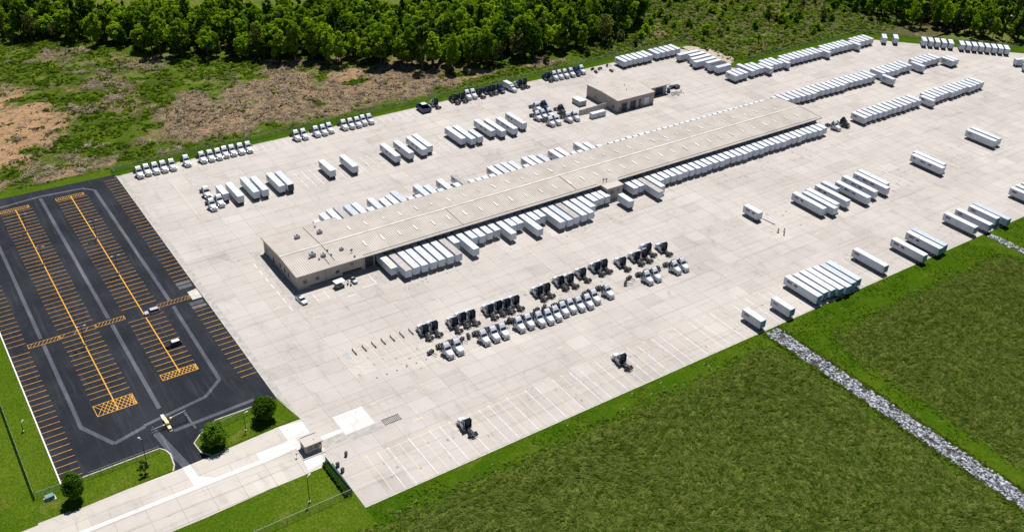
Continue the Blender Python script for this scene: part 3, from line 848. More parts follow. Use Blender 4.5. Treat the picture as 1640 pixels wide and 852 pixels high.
k = [i for i, f in enumerate(tm.f) if inpoly(np.array([tm.v[j][0] for j in f]), np.array([tm.v[j][1] for j in f]), [(78, 188.5), (500, 188.5), (500, 340), (380, 378), (78, 378)]).all()]
tm.f = [tm.f[i] for i in k]; tm.m = [0] * len(k)
tag(obj('tyre_marks', tm.mesh('tyre_marks', simple('tyre_rubber_film', (0.365, 0.34, 0.315), (0.43, 0.40, 0.37), 0.4, 0.9, rnd=0)), yard), kind='stuff')
ol = MB()
for i in range(420):
    row_ = rs.choice(((86, 350, 173, 185), (99, 235, 214, 231), (105, 260, 343, 356), (274, 350, 213, 228), (135, 368, 255, 262), (80, 330, 380, 386), (350, 440, 213, 230)))
    x, y = rs.uniform(row_[0], row_[1]), rs.uniform(row_[2], row_[3]); a, b = rs.uniform(.15, .6), rs.uniform(.2, .9)
    ol.quad([(x + a * math.cos(t * .785) * rs.uniform(.7, 1.2), y + b * math.sin(t * .785) * rs.uniform(.7, 1.2), .0352 + .00002 * (i % 40)) for t in range(8)])
tag(obj('oil_spots', ol.mesh('oil_spots', simple('oil_stain', (0.20, 0.185, 0.17), (0.33, 0.305, 0.28), 0.7, 0.8, rnd=0)), yard), kind='stuff')

# ================================================================== BUILDINGS
def window_parts(w, h, d=0.07, pane=M_GLASS):
    """frame + pane in the XZ plane, facing -Y, centred on the origin"""
    f = MB(); t = 0.1
    f.box(-w / 2 - t, w / 2 + t, -d, 0, h / 2, h / 2 + t); f.box(-w / 2 - t, w / 2 + t, -d - .03, 0, -h / 2 - t, -h / 2)
    f.box(-w / 2 - t, -w / 2, -d, 0, -h / 2, h / 2); f.box(w / 2, w / 2 + t, -d, 0, -h / 2, h / 2)
    f.box(-.03, .03, -d * .7, 0, -h / 2, h / 2)
    return f.mesh('window_frame', M_TRIM), MB().box(-w / 2, w / 2, -.02, 0, -h / 2, h / 2).mesh('pane', pane)
def add_window(parent, fp, loc, rz=0.0, name='window'):
    o = obj(name, fp[0], parent, loc, rz); obj('pane', fp[1], o); return o

TX0, TX1, RY, EZ, RZ = 103.2, 369.8, 287.4, 6.0, 6.85
terminal = thing('terminal_building', 'very long low tan freight terminal with ribbed metal roof across the yard', 'building', (TX0, 273.2, 0))
def tb(name, mb, mats): # coordinates given in the world, stored relative to the building's base corner
    me = mb.mesh(name, mats) if isinstance(mb, MB) else mb
    return obj(name, me, terminal, (-TX0, -273.2, 0))
for q in ((103.6, 129.4, 273.6, 274.0), (103.6, 129.4, 303.2, 303.6), (129.0, 129.4, 274.0, 275.4), (129.0, 129.4, 297.3, 303.2)):
    tb('office_wall', MB().box(*q, 0, 5.93), M_TAN)

n = MB(); n.v += [(103.6, 274, 0), (103.6, 303.2, 0), (103.6, 303.2, 5.93), (103.6, RY, 6.74), (103.6, 274, 5.93)]
n.v += [(104, y, z) for x, y, z in n.v]; n.f = [(0, 1, 2, 3, 4), (9, 8, 7, 6, 5), (0, 5, 6, 1), (0, 4, 9, 5), (4, 3, 8, 9), (3, 2, 7, 8), (1, 6, 7, 2)]; n.m = [0] * 7
tb('gable_wall', n, M_TAN)
tb('gable_trim', MB().box(103.48, 103.6, 273.6, 303.6, 0.0, 0.5), M_TRIM)
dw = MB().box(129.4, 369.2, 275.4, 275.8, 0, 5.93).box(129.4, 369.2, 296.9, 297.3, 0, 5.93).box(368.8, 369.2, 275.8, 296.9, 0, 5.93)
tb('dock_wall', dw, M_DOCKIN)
tb('end_wall', MB().box(369.2, 369.3, 275.4, 297.3, 0, 6.1), M_TAN)
dd = MB().box(-1.3, 1.3, -.06, 0, 0, 2.9).mesh('dock_door', M_UNIT)
bp = MB().box(-.15, .15, -.3, 0, -.6, -.05).mesh('dock_bumper', M_TYRE)
for i in range(66):
    x = 136.0 + i * 3.52
    if 234 < x < 247: continue
    o = obj('dock_door', dd, terminal, (x - TX0, 275.4 - 273.2, 1.25)); obj('dock_bumper', bp, o, (-1.35, 0, 0)); obj('dock_bumper', bp, o, (1.35, 0, 0))
for x in [133.2 + 14.08 * i for i in range(17)]:
    if 234 < x < 247: continue
    obj('column', MB().box(-.15, .15, -.15, .15, 0, 5.6).mesh('column', M_UNIT), terminal, (x - TX0, 0.9, 0))
# roof panels: one sheet per bay and slope, ribs raised on it
NB = 36; BW = (TX1 - TX0) / NB
def roof_bay(ya, za, yb, zb, nm):
    mb = MB(); t = 0.06
    dz = (zb - za) / (yb - ya)
    mb.v += [(0.01, ya, za - t), (BW - .01, ya, za - t), (BW - .01, yb, zb - t), (0.01, yb, zb - t), (0.01, ya, za), (BW - .01, ya, za), (BW - .01, yb, zb), (0.01, yb, zb)]
    for q in ((4, 5, 6, 7), (0, 1, 5, 4), (1, 2, 6, 5), (2, 3, 7, 6), (3, 0, 4, 7)): mb.f.append(q); mb.m.append(0)
    nr = 9
    for i in range(nr):
        x = (i + .5) * BW / nr; k = len(mb.v)
        mb.v += [(x - .15, ya, za + .002), (x, ya, za + .12), (x + .15, ya, za + .002), (x - .15, yb, zb + .002), (x, yb, zb + .12), (x + .15, yb, zb + .002)]
        for q in ((k, k + 1, k + 4, k + 3), (k + 1, k + 2, k + 5, k + 4), (k, k + 2, k + 1)): mb.f.append(q); mb.m.append(0)
    return mb.mesh(nm, M_TANROOF)
rs_me = roof_bay(0.0, EZ, RY - 273.2, RZ, 'roof_panel')
rn_me = roof_bay(304.1 - 273.2, EZ, RY - 273.2 + .02, RZ, 'roof_panel')
ZN = EZ + (304.1 - 301.5) * (RZ - EZ) / (304.1 - RY)
rn2_me = roof_bay(301.5 - 273.2, ZN, RY - 273.2 + .02, RZ, 'roof_panel')
for i in range(NB):
    for me in (rs_me, rn_me if i < 4 else rn2_me):
        obj('roof_panel', me, terminal, (i * BW, 0, 0))
tb('ridge_cap', MB().slab([(TX0, RY - .4), (TX1, RY - .4), (TX1, RY + .4), (TX0, RY + .4)], RZ - .05, RZ + .13), M_RIDGE)
tb('eave_gutter', MB().box(TX0, 236.2, 273.0, 273.18, 5.66, 6.04).box(244.8, TX1, 273.0, 273.18, 5.66, 6.04).box(TX0, TX0 + 4 * BW, 304.12, 304.3, 5.7, 6.04).box(TX0 + 4 * BW, TX1, 301.52, 301.7, 5.83, 6.17), M_TRIM)
for xx in (TX0 - .12, TX1):
    for ya_, yb_ in ((273.0, RY), (304.3 if xx < 200 else 301.7, RY)):
        rk = MB().loft([[(xx, ya_, 5.72), (xx + .12, ya_, 5.72), (xx + .12, ya_, 6.12), (xx, ya_, 6.12)], [(xx, yb_, 6.57), (xx + .12, yb_, 6.57), (xx + .12, yb_, 6.99), (xx, yb_, 6.99)]])
        tb('rake_trim', rk, M_TRIM)
tb('snow_guard', MB().box(129, 235, 274.25, 274.33, 6.08, 6.28).box(246, 368, 274.25, 274.33, 6.08, 6.28), M_TRIM)
sk = MB().box(-.34, .34, -1.7, 1.7, 0, .06).mesh('skylight', M_SKYL); sks = MB().box(-.32, .32, -.9, .9, 0, .06).mesh('skylight', M_SKYL)
slope = math.atan2(RZ - EZ, RY - 273.2); slopeN = math.atan2(RZ - EZ, 304.1 - RY)
rs = random.Random(4)
for i in range(33):
    x = 133.1 + i * 7.105
    for yy in (293.6, 281.0):
        if yy > 290 and i % 3 == 2 or yy < 290 and 244 < x < 250: me = sks
        else: me = sk
        if x > 364 and yy > 290: continue
        z = EZ + ((yy - 273.2) * math.tan(slope) if yy < RY else (304.1 - yy) * math.tan(slopeN)) + .13
        o = obj('skylight', me, terminal, (x - TX0 + rs.uniform(-.3, .3), yy - 273.2 + rs.uniform(-.4, .4), z))
        o.rotation_euler = (slope if yy < RY else -slopeN, 0, 0)
for x in (281.5, 288.2, 317.5, 340.4, 356.4):
    o = obj('skylight', sks, terminal, (x - TX0, 290.4 - 273.2, EZ + (304.1 - 290.4) * math.tan(slopeN) + .09)); o.rotation_euler = (-slopeN, 0, 0)
def roofz(y): return EZ + ((y - 273.2) * math.tan(slope) if y < RY else (304.1 - y) * math.tan(slopeN))
unit = MB().bbox(-.9, .9, -.7, .7, .15, 1.25, .06).box(-.7, .7, -.5, .5, 1.25, 1.32).mesh('rooftop_unit', M_UNIT)
curb = MB().box(-1.0, 1.0, -.8, .8, -.1, .15).mesh('unit_curb', M_KERB)
fan = MB().cyl((0, 0, 1.32), .42, .12, seg=12).mesh('fan_cowl', M_STEEL)
for x, y, s in ((114, 296.8, 1), (122.4, 295.8, 1), (113.4, 282.3, 1.15), (116.7, 280.4, .9), (124, 281, .75)):
    o = obj('rooftop_unit', unit, terminal, (x - TX0, y - 273.2, roofz(y)), 0, (s, s, s)); obj('unit_curb', curb, o); obj('fan_cowl', fan, o)
vent = MB().cyl((0, 0, 0), .22, .55, seg=10).cyl((0, 0, .55), .42, .22, seg=10, r2=.3).mesh('roof_vent', M_UNIT)
for x, y in ((119.4, 282.8), (119.5, 279.8), (126.2, 274.9), (111.8, 281.5), (114.6, 279.3), (122.9, 301.0)):
    obj('roof_vent', vent, terminal, (x - TX0, y - 273.2, roofz(y)))
dish = MB().cyl((0, 0, 0), .05, 1.0, seg=6).cyl((0, -.1, 1.0), .1, .25, 'y', 10, 0, .6).mesh('satellite_dish', M_UNIT)
for x, y in ((126.4, 277.7), (240, 274.2), (238.8, 274.6)):
    obj('satellite_dish', dish, terminal, (x - TX0, y - 273.2, roofz(y)))
pipe = MB()
for (x, y0, y1) in ((119.0, 276, 303), (116.4, 275, 281.5), (171, 274, 287), (225, 275, 287)):
    z0, z1 = roofz(y0) + .16, roofz(y1) + .16
    pipe.tube((x, y0, z0), (x, min(y1, RY), roofz(min(y1, RY)) + .16), .06)
    if y1 > RY: pipe.tube((x, RY, roofz(RY) + .16), (x, y1, z1), .06)
tb('conduit', pipe, M_STEEL)
wA = window_parts(1.3, 1.25); wB = window_parts(1.0, 1.7); dr = window_parts(1.1, 2.3)
for x, z in ((106.4, 3.0), (111.0, 3.0), (118.6, 3.0)):
    add_window(terminal, wA, (x - TX0, .4, z))
add_window(terminal, window_parts(1.2, .5), (124.3 - TX0, .4, 4.4))
for y, k in ((302.2 - .9, wB), (294.6, dr), (288.4, wB), (284.6, wB), (281.2, wB)):
    add_window(terminal, k, (.4, y - 273.2, 1.35 if k is dr else 2.6), -math.pi / 2, 'door' if k is dr else 'window')
tb('downpipe', MB().box(114.2, 114.35, 273.42, 273.58, 0, 5.9).box(128.7, 128.85, 273.42, 273.58, 0, 5.9), M_TRIM)
tb('wall_conduit', MB().box(108, 128.6, 273.45, 273.58, .6, .9).box(120.5, 128, 273.4, 273.58, 1.2, 2.0), M_STEEL)
an = MB().box(236.5, 244.6, 269.2, 275.38, 0, 5.5)
tb('annex_wall', an, M_TAN)
tb('annex_roof', MB().bbox(236.2, 244.9, 268.9, 274.0, 5.52, 5.98, .06), M_TANROOF)
add_window(terminal, wA, (239.2 - TX0, 269.2 - 273.2, 3.6)); add_window(terminal, window_parts(.5, .9), (242.3 - TX0, 269.2 - 273.2, 3.9))
rp = MB().box(369.35, 373.2, 276, 293, 0, 1.15); tb('end_ramp', rp, M_KERB)
rl = MB()
for i in range(9): rl.box(373.0, 373.12, 276.2 + 2.08 * i, 276.32 + 2.08 * i, 1.15, 2.2)
rl.box(372.98, 373.14, 276.1, 293, 2.15, 2.28).box(372.98, 373.14, 276.1, 293, 1.65, 1.74)
tb('ramp_rail', rl, M_WHITEP)

# ---- maintenance shop
shop = thing('maintenance_shop', 'tan maintenance shop with open bay doors in the upper yard', 'building', (297.6, 337.2, 0))
SW, SD = 23.9, 24.4
n = MB().box(.2, SW - .2, .2, .5, 0, 5.9).box(.2, SW - .2, SD - .5, SD - .2, 0, 5.9).box(.2, .5, .5, SD - .5, 0, 5.9).box(SW - .5, SW - .2, .5, SD - .5, 0, 5.9)
obj('wall', n.mesh('wall', M_TAN), shop)
def slab_roof(x0, x1, y0, ym, y1, ze, zr):
    mb = MB(); t = .3
    mb.v += [(x0, y0, ze - t), (x1, y0, ze - t), (x1, y1, ze - t), (x0, y1, ze - t), (x0, y0, ze), (x1, y0, ze), (x1, ym, zr), (x0, ym, zr), (x1, y1, ze), (x0, y1, ze)]
    for q in ((0, 3, 2, 1), (0, 1, 5, 4), (2, 3, 9, 8), (4, 5, 6, 7), (7, 6, 8, 9), (1, 2, 8, 6, 5), (3, 0, 4, 7, 9)): mb.f.append(q); mb.m.append(0)
    k = int((x1 - x0) / .62)
    for i in range(k):
        x = x0 + (i + .5) * (x1 - x0) / k
        for (ya, za, yb, zb) in ((y0, ze, ym, zr), (y1, ze, ym, zr)):
            c = len(mb.v)
            mb.v += [(x - .1, ya, za + .002), (x, ya, za + .07), (x + .1, ya, za + .002), (x - .1, yb, zb + .002), (x, yb, zb + .07), (x + .1, yb, zb + .002)]
            for q in ((c, c + 1, c + 4, c + 3), (c + 1, c + 2, c + 5, c + 4)): mb.f.append(q); mb.m.append(0)
    return mb.mesh('roof', M_TANROOF)
rf = obj('roof', slab_roof(0, SW, 0, SD / 2 + .5, SD, 6.25, 6.8), shop)
obj('ridge_cap', MB().box(0, SW, SD / 2 + .3, SD / 2 + .7, 6.78, 6.92).mesh('ridge_cap', M_SKYL), rf)
obj('vent', MB().cyl((15, SD / 2 + 1, 6.7), .25, .7).cyl((12, 8, 6.5), .18, .9).mesh('vent', M_UNIT), rf)

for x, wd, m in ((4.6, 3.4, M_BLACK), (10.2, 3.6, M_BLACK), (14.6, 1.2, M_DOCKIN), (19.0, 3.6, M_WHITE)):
    o = obj('bay_door', MB().box(-wd / 2, wd / 2, -.05, 0, 0, 4.2).mesh('bay_door', m), shop, (x, .2, .02))
    obj('door_frame', MB().box(-wd / 2 - .15, -wd / 2, -.12, 0, 0, 4.4).box(wd / 2, wd / 2 + .15, -.12, 0, 0, 4.4).box(-wd / 2, wd / 2, -.12, 0, 4.2, 4.4).mesh('door_frame', M_TRIM), o)
for y in (3.0, 8.4, 17): add_window(shop, wA, (.2, y, 2.2), -math.pi / 2)
add_window(shop, wA, (2.0, .2, 1.8))
sh2 = thing('wash_bay', 'lower grey roofed wash bay adjoining the maintenance shop', 'building', (324.4, 344.4, 0))
obj('wall', MB().box(0, 11.5, 0, .3, 0, 4.7).box(0, .3, .3, 9.6, 0, 4.7).box(11.2, 11.5, .3, 9.6, 0, 4.7).box(.3, 11.2, 9.3, 9.6, 0, 4.7).mesh('wall', M_TAN), sh2)
obj('roof', slab_roof(-.6, 12.6, -1.2, 4.5, 10, 5.15, 5.4), sh2)
o = obj('bay_door', MB().box(-2.6, 2.6, -.05, 0, 0, 3.9).mesh('bay_door', M_BLACK), sh2, (6.5, 0, .02))
obj('door_frame', MB().box(-2.8, -2.6, -.1, 0, 0, 4.0).box(2.6, 2.8, -.1, 0, 0, 4.0).mesh('door_frame', M_TRIM), o)

# ---- gatehouse
gh = thing('gatehouse', 'small tan gatehouse with flat roof beside the entrance road', 'gatehouse', (72.0, 197.0, 0))
obj('wall', MB().box(.15, 4.9, .15, 3.75, .2, 3.0).mesh('wall', M_TAN), gh)
rf = obj('roof', MB().bbox(-.15, 5.3, -.15, 4.05, 3.0, 3.35, .05).mesh('roof', M_TANROOF), gh)
obj('roof_rail', MB().box(.3, 4.9, 3.8, 3.88, 3.35, 3.55).cyl((3.2, 1.6, 3.35), .12, .3).mesh('roof_rail', M_UNIT), rf)
obj('plinth', MB().box(-1.3, 5.4, -1.4, 4.0, 0.0, .2).mesh('plinth', M_KERB), gh)
add_window(gh, window_parts(1.3, .9), (1.5, .15, 2.0)); add_window(gh, window_parts(.8, .9), (3.2, .15, 2.0))
add_window(gh, window_parts(1.0, 2.0), (.15, 1.9, 1.4), -math.pi / 2, 'door')
obj('wall_cabinet', MB().box(4.0, 4.8, -.35, .1, 1.0, 2.6).mesh('wall_cabinet', M_RUST), gh)
struct('gatehouse_pad', MB().slab([(70.3, 191.3), (75.4, 192), (75.6, 195.5), (70.5, 195.4)], 0, .06).mesh('gatehouse_pad', M_NEWCON))

# ================================================================== TRAILERS
TW = 2.6
_tc = {}
wheel_me = MB().cyl((0, 0, 0), .5, .58, 'x', 14, 0).cyl((-.01, 0, 0), .26, .6, 'x', 10, 1).mesh('wheel', [M_TYRE, M_HUB])
leg_me = MB().box(-.08, .08, -.08, .08, .1, 1.1).box(-.2, .2, -.14, .14, .0, .1).mesh('landing_leg', M_STEEL)
def logo(kind):
    """printed side marks: blocks and short strokes, as small as the photo shows them"""
    mb = MB(); r = random.Random(kind * 7)
    if kind in (1, 4):
        mb.box(-.012, 0, -1.05, 1.05, -.42, .42, 0)
        for i in range(4): mb.box(-.02, -.012, -.8 + i * .44, -.66 + i * .44, -.2, .2, 1)
        if kind == 4: mb.box(-.012, 0, -3.6, -2.2, -.38, .38, 0)
    elif kind == 2:
        for i in range(4): mb.box(-.012, 0, -.9 + i * .5, -.6 + i * .5, -.3, .3, 0)
        mb.box(-.012, 0, -1.0, 1.0, -.5, -.42, 2)
    elif kind == 3:
        for a, b, c in ((0, 1.3, 0), (-4.2, -2.6, 2), (-5.0, -4.5, 0), (-8.2, -6.4, 0)): mb.box(-.012, 0, a, b, -.3, .34, c)
        for i in range(3): mb.box(-.02, -.012, .2 + i * .36, .36 + i * .36, -.14, .16, 1)
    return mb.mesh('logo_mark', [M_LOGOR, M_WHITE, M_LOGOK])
def trailer_parts(L, roof='w', lg=0, rear='w'):
    L = round(L, 1); k = (L, roof, lg, rear)
    if k in _tc: return _tc[k]
    zb, zt_ = 1.15, 4.05
    b = MB().bbox(0, TW, .05, L, zb, zt_, .045)
    for i in range(int(L / 1.22)):
        y = .6 + i * 1.22
        if y < L - .3:
            b.box(-.012, 0, y, y + .05, zb + .1, zt_ - .2).box(TW, TW + .012, y, y + .05, zb + .1, zt_ - .2)
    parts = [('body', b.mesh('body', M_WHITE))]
    rm = {'w': M_ROOFW, 'g': M_ROOFG, 'b': M_ROOFB, 'r': M_ROOFW, 'd': M_STEEL}[roof]
    r = MB().box(.07, TW - .07, .12, L - .07, zt_ + .003, zt_ + .035, 0)
    for i in range(1, int(L / 1.2)): r.box(.1, TW - .1, i * 1.2, i * 1.2 + .05, zt_ + .035, zt_ + .045, 0)
    sub = []
    if roof == 'r': sub = [('stain', MB().slab([(.5, L * .55), (1.9, L * .5), (2.2, L * .85), (1.6, L * .95), (.6, L * .9)], zt_ + .046, zt_ + .05).mesh('stain', M_RUST))]
    parts.append(('roof', r.mesh('roof', rm), (0, 0, 0), sub))
    parts.append(('top_rail', MB().box(-.02, .06, .03, L + .01, zt_ - .16, zt_ + .02).box(TW - .06, TW + .02, .03, L + .01, zt_ - .16, zt_ + .02).mesh('top_rail', M_ALU)))
    parts.append(('bottom_rail', MB().box(-.02, .06, .03, L + .01, zb - .1, zb + .12).box(TW - .06, TW + .02, .03, L + .01, zb - .1, zb + .12).box(.3, .5, .6, L - .3, zb - .25, zb).box(TW - .5, TW - .3, .6, L - .3, zb - .25, zb).mesh('bottom_rail', M_ALU)))
    dm = {'w': M_WHITE, 't': M_TEAL, 'k': M_BLACK}[rear]
    dme = MB().box(.04, TW / 2 - .02, 0, .05, zb + .05, zt_ - .08).box(.5, .55, -.03, 0, zb + .2, zt_ - .2).mesh('rear_door', dm)
    parts += [('rear_door', dme), ('rear_door', dme, (TW / 2 - .02, 0, 0))]
    parts.append(('rear_bumper', MB().box(.3, TW - .3, .02, .12, .5, .62).box(.5, .6, .04, .12, .62, zb).box(TW - .6, TW - .5, .04, .12, .62, zb).mesh('rear_bumper', M_STEEL)))
    ax = (1.35, 2.6) if L > 10 else (1.2,)
    for y in ax:
        parts += [('wheel', wheel_me, (.02, y, .5)), ('wheel', wheel_me, (TW - .6, y, .5))]
    parts += [('landing_leg', leg_me, (.5, L - 2.4, 0)), ('landing_leg', leg_me, (TW - .5, L - 2.4, 0))]
    if lg:
        lm = logo(lg)
        y = L - (2.3 if lg < 3 else 2.6)
        parts.append(('logo_mark', lm, (-.014, y, 3.0)))
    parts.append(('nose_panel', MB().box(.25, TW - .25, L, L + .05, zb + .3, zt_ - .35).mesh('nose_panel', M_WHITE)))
    _tc[k] = parts
    return parts
NT = [0]
def trailer(x, y, L, label, group, flip=False, rz=0.0, roof='w', lg=0, rear='w'):
    NT[0] += 1
    p = trailer_parts(L, roof, lg, rear)
    jit = ((NT[0] * 37) % 11 - 5) * 0.0012
    if flip:
        return assemble(p, 'box_trailer', label, 'trailer', (x + TW, y + L, .03), math.pi + jit, group)
    return assemble(p, 'box_trailer', label, 'trailer', (x, y, .03), rz + jit, group)
def kindw(L, roof, lg):
    s = 'short ' if L < 10 else 'long '
    c = {'w': 'white', 'g': 'grey roofed', 'b': 'bluish roofed', 'r': 'rust stained white', 'd': 'dark roofed'}[roof]
    return s + c + ' box trailer'
def row(items, where, group, flip=False, rear='w'):
    """items: (x, y, L[, roof[, logo[, rear]]]) from the car park end onwards"""
    for i, it in enumerate(items):
        x, y, L = it[:3]; rf = it[3] if len(it) > 3 else 'w'; lg = it[4] if len(it) > 4 else 0; rr = it[5] if len(it) > 5 else rear
        trailer(x, y, L, '%s, %s from the left %s' % (kindw(L, rf, lg), ordw(i + 1), where), group, flip, 0.0, rf, lg, rr)
P = 8.3
row([(104.2, 346.6, P), (108.5, 341.8, 13.6, 'w'), (115.1, 342, 14.9, 'b'), (118.8, 341.8, 13.6), (125.7, 341.6, 13.6, 'w', 1), (129.2, 341, 13.6, 'w', 0, 'k'),
     (149.1, 343.7, 11.5, 'w', 2), (158.8, 342.3, 12.8, 'w', 1), (178.8, 342, 14.5, 'w', 3), (185.3, 341.8, 14.5, 'w', 4), (192.0, 341.9, 15.1, 'w', 3), (195.6, 343.4, 14.5),
     (212.4, 342.8, 14.5, 'w', 2), (216.1, 340.4, 16.2), (220.0, 340.4, 8.8), (228.3, 343, 14.5, 'w', 3), (232.4, 340.4, 15.1), (238.5, 339.8, 14.7, 'w', 3), (245.5, 342.6, 14.3, 'w', 4)],
    'in the bays behind the terminal', 'trailers in the bays behind the terminal')
ndl = [(129.8, 313.2, 'w'), (133.2, 314.4, 'w'), (136.7, 315.1, 'g'), (140.6, 314.1, 'b'), (143.9, 314.4, 'b'), (151.1, 314.7, 'w', 2), (154.8, 311.9, 'w'), (158.2, 313.1, 'w'), (161.7, 315.2, 'b'),
       (172.0, 315.1, 'b', 2), (175.5, 312.6, 'b'), (182.7, 314.6, 'w', 2), (190.3, 315.2, 'g', 1), (207.1, 313.9, 'w', 1), (210.6, 313.9, 'b'), (214, 314.1, 'w'), (217.4, 313.3, 'b'), (224.6, 313.7, 'w', 2), (228.1, 313.5, 'w'),
       (231.8, 312.3, 'b'), (239.1, 313.8, 'w', 2), (242.7, 313.9, 'w'), (253.2, 314.1, 'w', 2), (256.8, 311.9, 'w')]
nd = [(t[0], t[1] - 14.3, 14.3, *t[2:]) for t in ndl]
nd += [(x, yf - P, P) for x, yf in ((125.6, 309.4), (147.4, 307.9), (165.1, 307.6), (168.5, 307.4), (178.7, 307.2), (186.8, 308.3), (193.7, 307.7), (197.0, 307.4), (200.3, 307.6), (203.6, 307.3), (221.1, 307.5), (246.2, 307.2), (249.6, 307), (260.4, 307.2), (266.7, 306.6), (270.3, 306.7), (273.9, 306.5), (277.6, 307.2), (281.1, 306.5), (284.8, 306.9), (288.4, 306.7))]
nd += [(291.95 + 3.52 * i, 306.2 - P + ((i * 7) % 5) * .12, P, 'b' if i % 6 == 4 else 'w') for i in range(21)]
nd.sort()
row(nd, "backed to the terminal's far side", 'trailers backed to the far dock')
sd = [(134.8, 264, 11.3, 'r'), (138.3, 260, 15, 'g'), (141.8, 260.2, 14.8), (145.0, 260, 15), (148.5, 260, 15), (152.1, 260, 15), (155.6, 259.9, 15), (159.1, 259.9, 15, 'g'), (162.8, 267.3, P), (166.5, 259.9, 15, 'w', 1), (170.2, 266.8, P), (173.5, 266.3, P),
      (177.1, 266.9, P), (180.7, 267.1, P), (184.5, 262, 13, 'w', 1), (188.0, 266.8, P, 'b'), (191.2, 267, P), (195, 259.4, 15.4, 'w', 1), (198.4, 266, P), (201.8, 266.8, P), (205.5, 259.4, 15.4), (209.0, 259.2, 15.4, 'b'), (212.6, 259.5, 15.2, 'g'),
      (216.2, 259.4, 15.4), (219.8, 259.5, 15.4), (223.3, 263.1, 12), (227.2, 266.3, P), (230.5, 266.6, P), (233.6, 266.5, P), (248.3, 266.3, P), (251.8, 266.6, P), (255.1, 258.6, 15.8, 'g'), (258.8, 261.8, 13)]
sd += [(262.4 + 3.52 * i, 266.5 + ((i * 5) % 7 - 3) * .1, P) for i in range(30)]
row(sd, "backed to the terminal's near side", 'trailers backed to the near dock', flip=True)
trailer(239.4, 258.6, 7.4, 'short white box trailer standing alone before the terminal annex', None)
row([(223.4, 171.6, 8.6, 'w', 1), (237, 171.1, 8.7, 'w', 2), (251.3, 171.7, 15.3, 'w', 4), (254.9, 172.1, 14.3), (258.3, 171.8, 14.6), (261.5, 170.8, 15.5), (264.9, 170.3, 15.9), (268.3, 171.1, 14.6, 'b'), (271.8, 171.5, 14.3, 'b'),
     (288, 172.2, 14.6, 'w', 1), (306.9, 169.3, 14.7, 'w', 4), (316.4, 169.4, 14.9, 'w', 4), (319.8, 169.8, 14.8, 'b'), (342.4, 172, 14, 'w', 1), (349.5, 170.2, 15.3, 'w', 1), (356.6, 171.8, 12.6, 'w', 1), (359.9, 169, 15.9, 'b'),
     (386.6, 171, 14, 'w', 1), (390.5, 171, 14), (394.6, 171, 14)], 'along the grass edge', 'trailers along the grass edge', rear='t')
row([(277.3, 224.6, 8.1, 'w', 4), (302.4, 213.6, 16.3, 'w', 4), (306.6, 211.5, 16.6), (309.9, 213.4, 15.9), (316, 213, 16.6, 'w', 4), (320.6, 222.4, 8.1, 'b'), (325.9, 210.5, 16.8, 'w', 3), (332.6, 212.3, 17, 'w', 3), (339.6, 211.8, 17, 'w', 3), (342.9, 214.5, 15.3),
     (377.0, 211.5, 16, 'w', 3), (380.4, 213.3, 15.7), (423, 216.2, 15, 'w', 2), (426.9, 216.6, 15.1)], 'in the open bays on the right', 'trailers in the open right-hand bays')
row([(391.6 + i * 3.78, 264.9 + ((i * 3) % 4) * .15, 8, 'w', 1 if i == 0 else 0) for i in range(12)] + [(439.2, 261.3, 7.8, 'w', 1)] + [(442.9 + i * 3.72, 263.4 + ((i * 5) % 4) * .3 - .06 * i, 8.0) for i in range(12)],
    'in the row right of the terminal', 'trailers in the row right of the terminal')
r1 = [(371.3 + 3.68 * i, 298.4 + ((i * 5) % 6) * .18, P) for i in range(29)]
r1 = [t for t in r1 if not 443.5 < t[0] < 446.8 and not 474.0 < t[0] < 478] + [(446.0, 290.6, 7.6, 'w', 2), (476.6, 294.6, P), (480.4, 298.6, 7.8), (484.1, 298.4, 7.8), (487.8, 298.6, 7.8), (491.5, 298.4, 7.8), (495.1, 298.5, 7.6), (498.7, 291.4, 7.6, 'w', 2), (502.0, 291.4, 7.6)]
r1.sort()
row(r1, "in the row continuing the terminal's line", 'trailers in the row continuing the terminal')
row([(338.3 + 3.62 * i, 381.0 + ((i * 3) % 4) * .12, 8.2, 'w', 2 if i == 0 else 0) for i in range(6)] + [(362 + 3.7 * i, 381.6 + ((i * 3) % 3) * .2, 7.9) for i in range(5)],
    "in the yard's upper corner", "trailers in the yard's upper corner")
for i, (x, y, L, rf) in enumerate(((371.4, 376.2, 15.2, 'b'), (376, 372.2, 11, 'w'), (373.5, 367.8, 13.8, 'w'), (371.8, 363.6, 15, 'w'), (376.6, 359.4, 10.2, 'w'), (375.2, 355.6, 11.6, 'd'), (376.6, 351.8, 10, 'w'))):
    trailer(x, y, L, '%s parked sideways, %s from the top at the upper corner' % (kindw(L, rf, 0), ordw(i + 1)), 'trailers parked sideways at the upper corner', rz=-math.pi / 2, roof=rf, lg=2 if i in (0, 1) else 0)
r3 = [(376.4, 335.8, 7.6, 'w', 2), (380.0, 336.1, 7.4), (383.6, 336.3, 7.4), (389.0, 336.5, 11.8, 'w')] + [(392.8 + 3.66 * i, 338.2 + ((i * 5) % 5) * .14 - (3.0 if i in (2, 6, 15, 22) else 0) - (1.2 if i < 6 else 0), 7.9 if i > 5 else 9.4) for i in range(27)]
row(r3, 'in the topmost long row', 'trailers in the topmost long row')
for i, (x, y) in enumerate(((496.1, 336.3), (501.6, 332.5), (513, 321.3), (515.6, 318.7), (518, 316), (520.5, 313.3), (523.2, 310.6), (527, 305.8), (529.4, 303.3), (531.8, 300.8), (534.2, 298.3), (536.7, 295.7), (539.1, 293.2), (541.5, 290.7), (543.8, 288.2))):
    trailer(x, y, 7.6, 'short white box trailer, %s from the left by the far slanting edge' % ordw(i + 1), 'trailers along the far slanting edge', rz=R(-46.5))
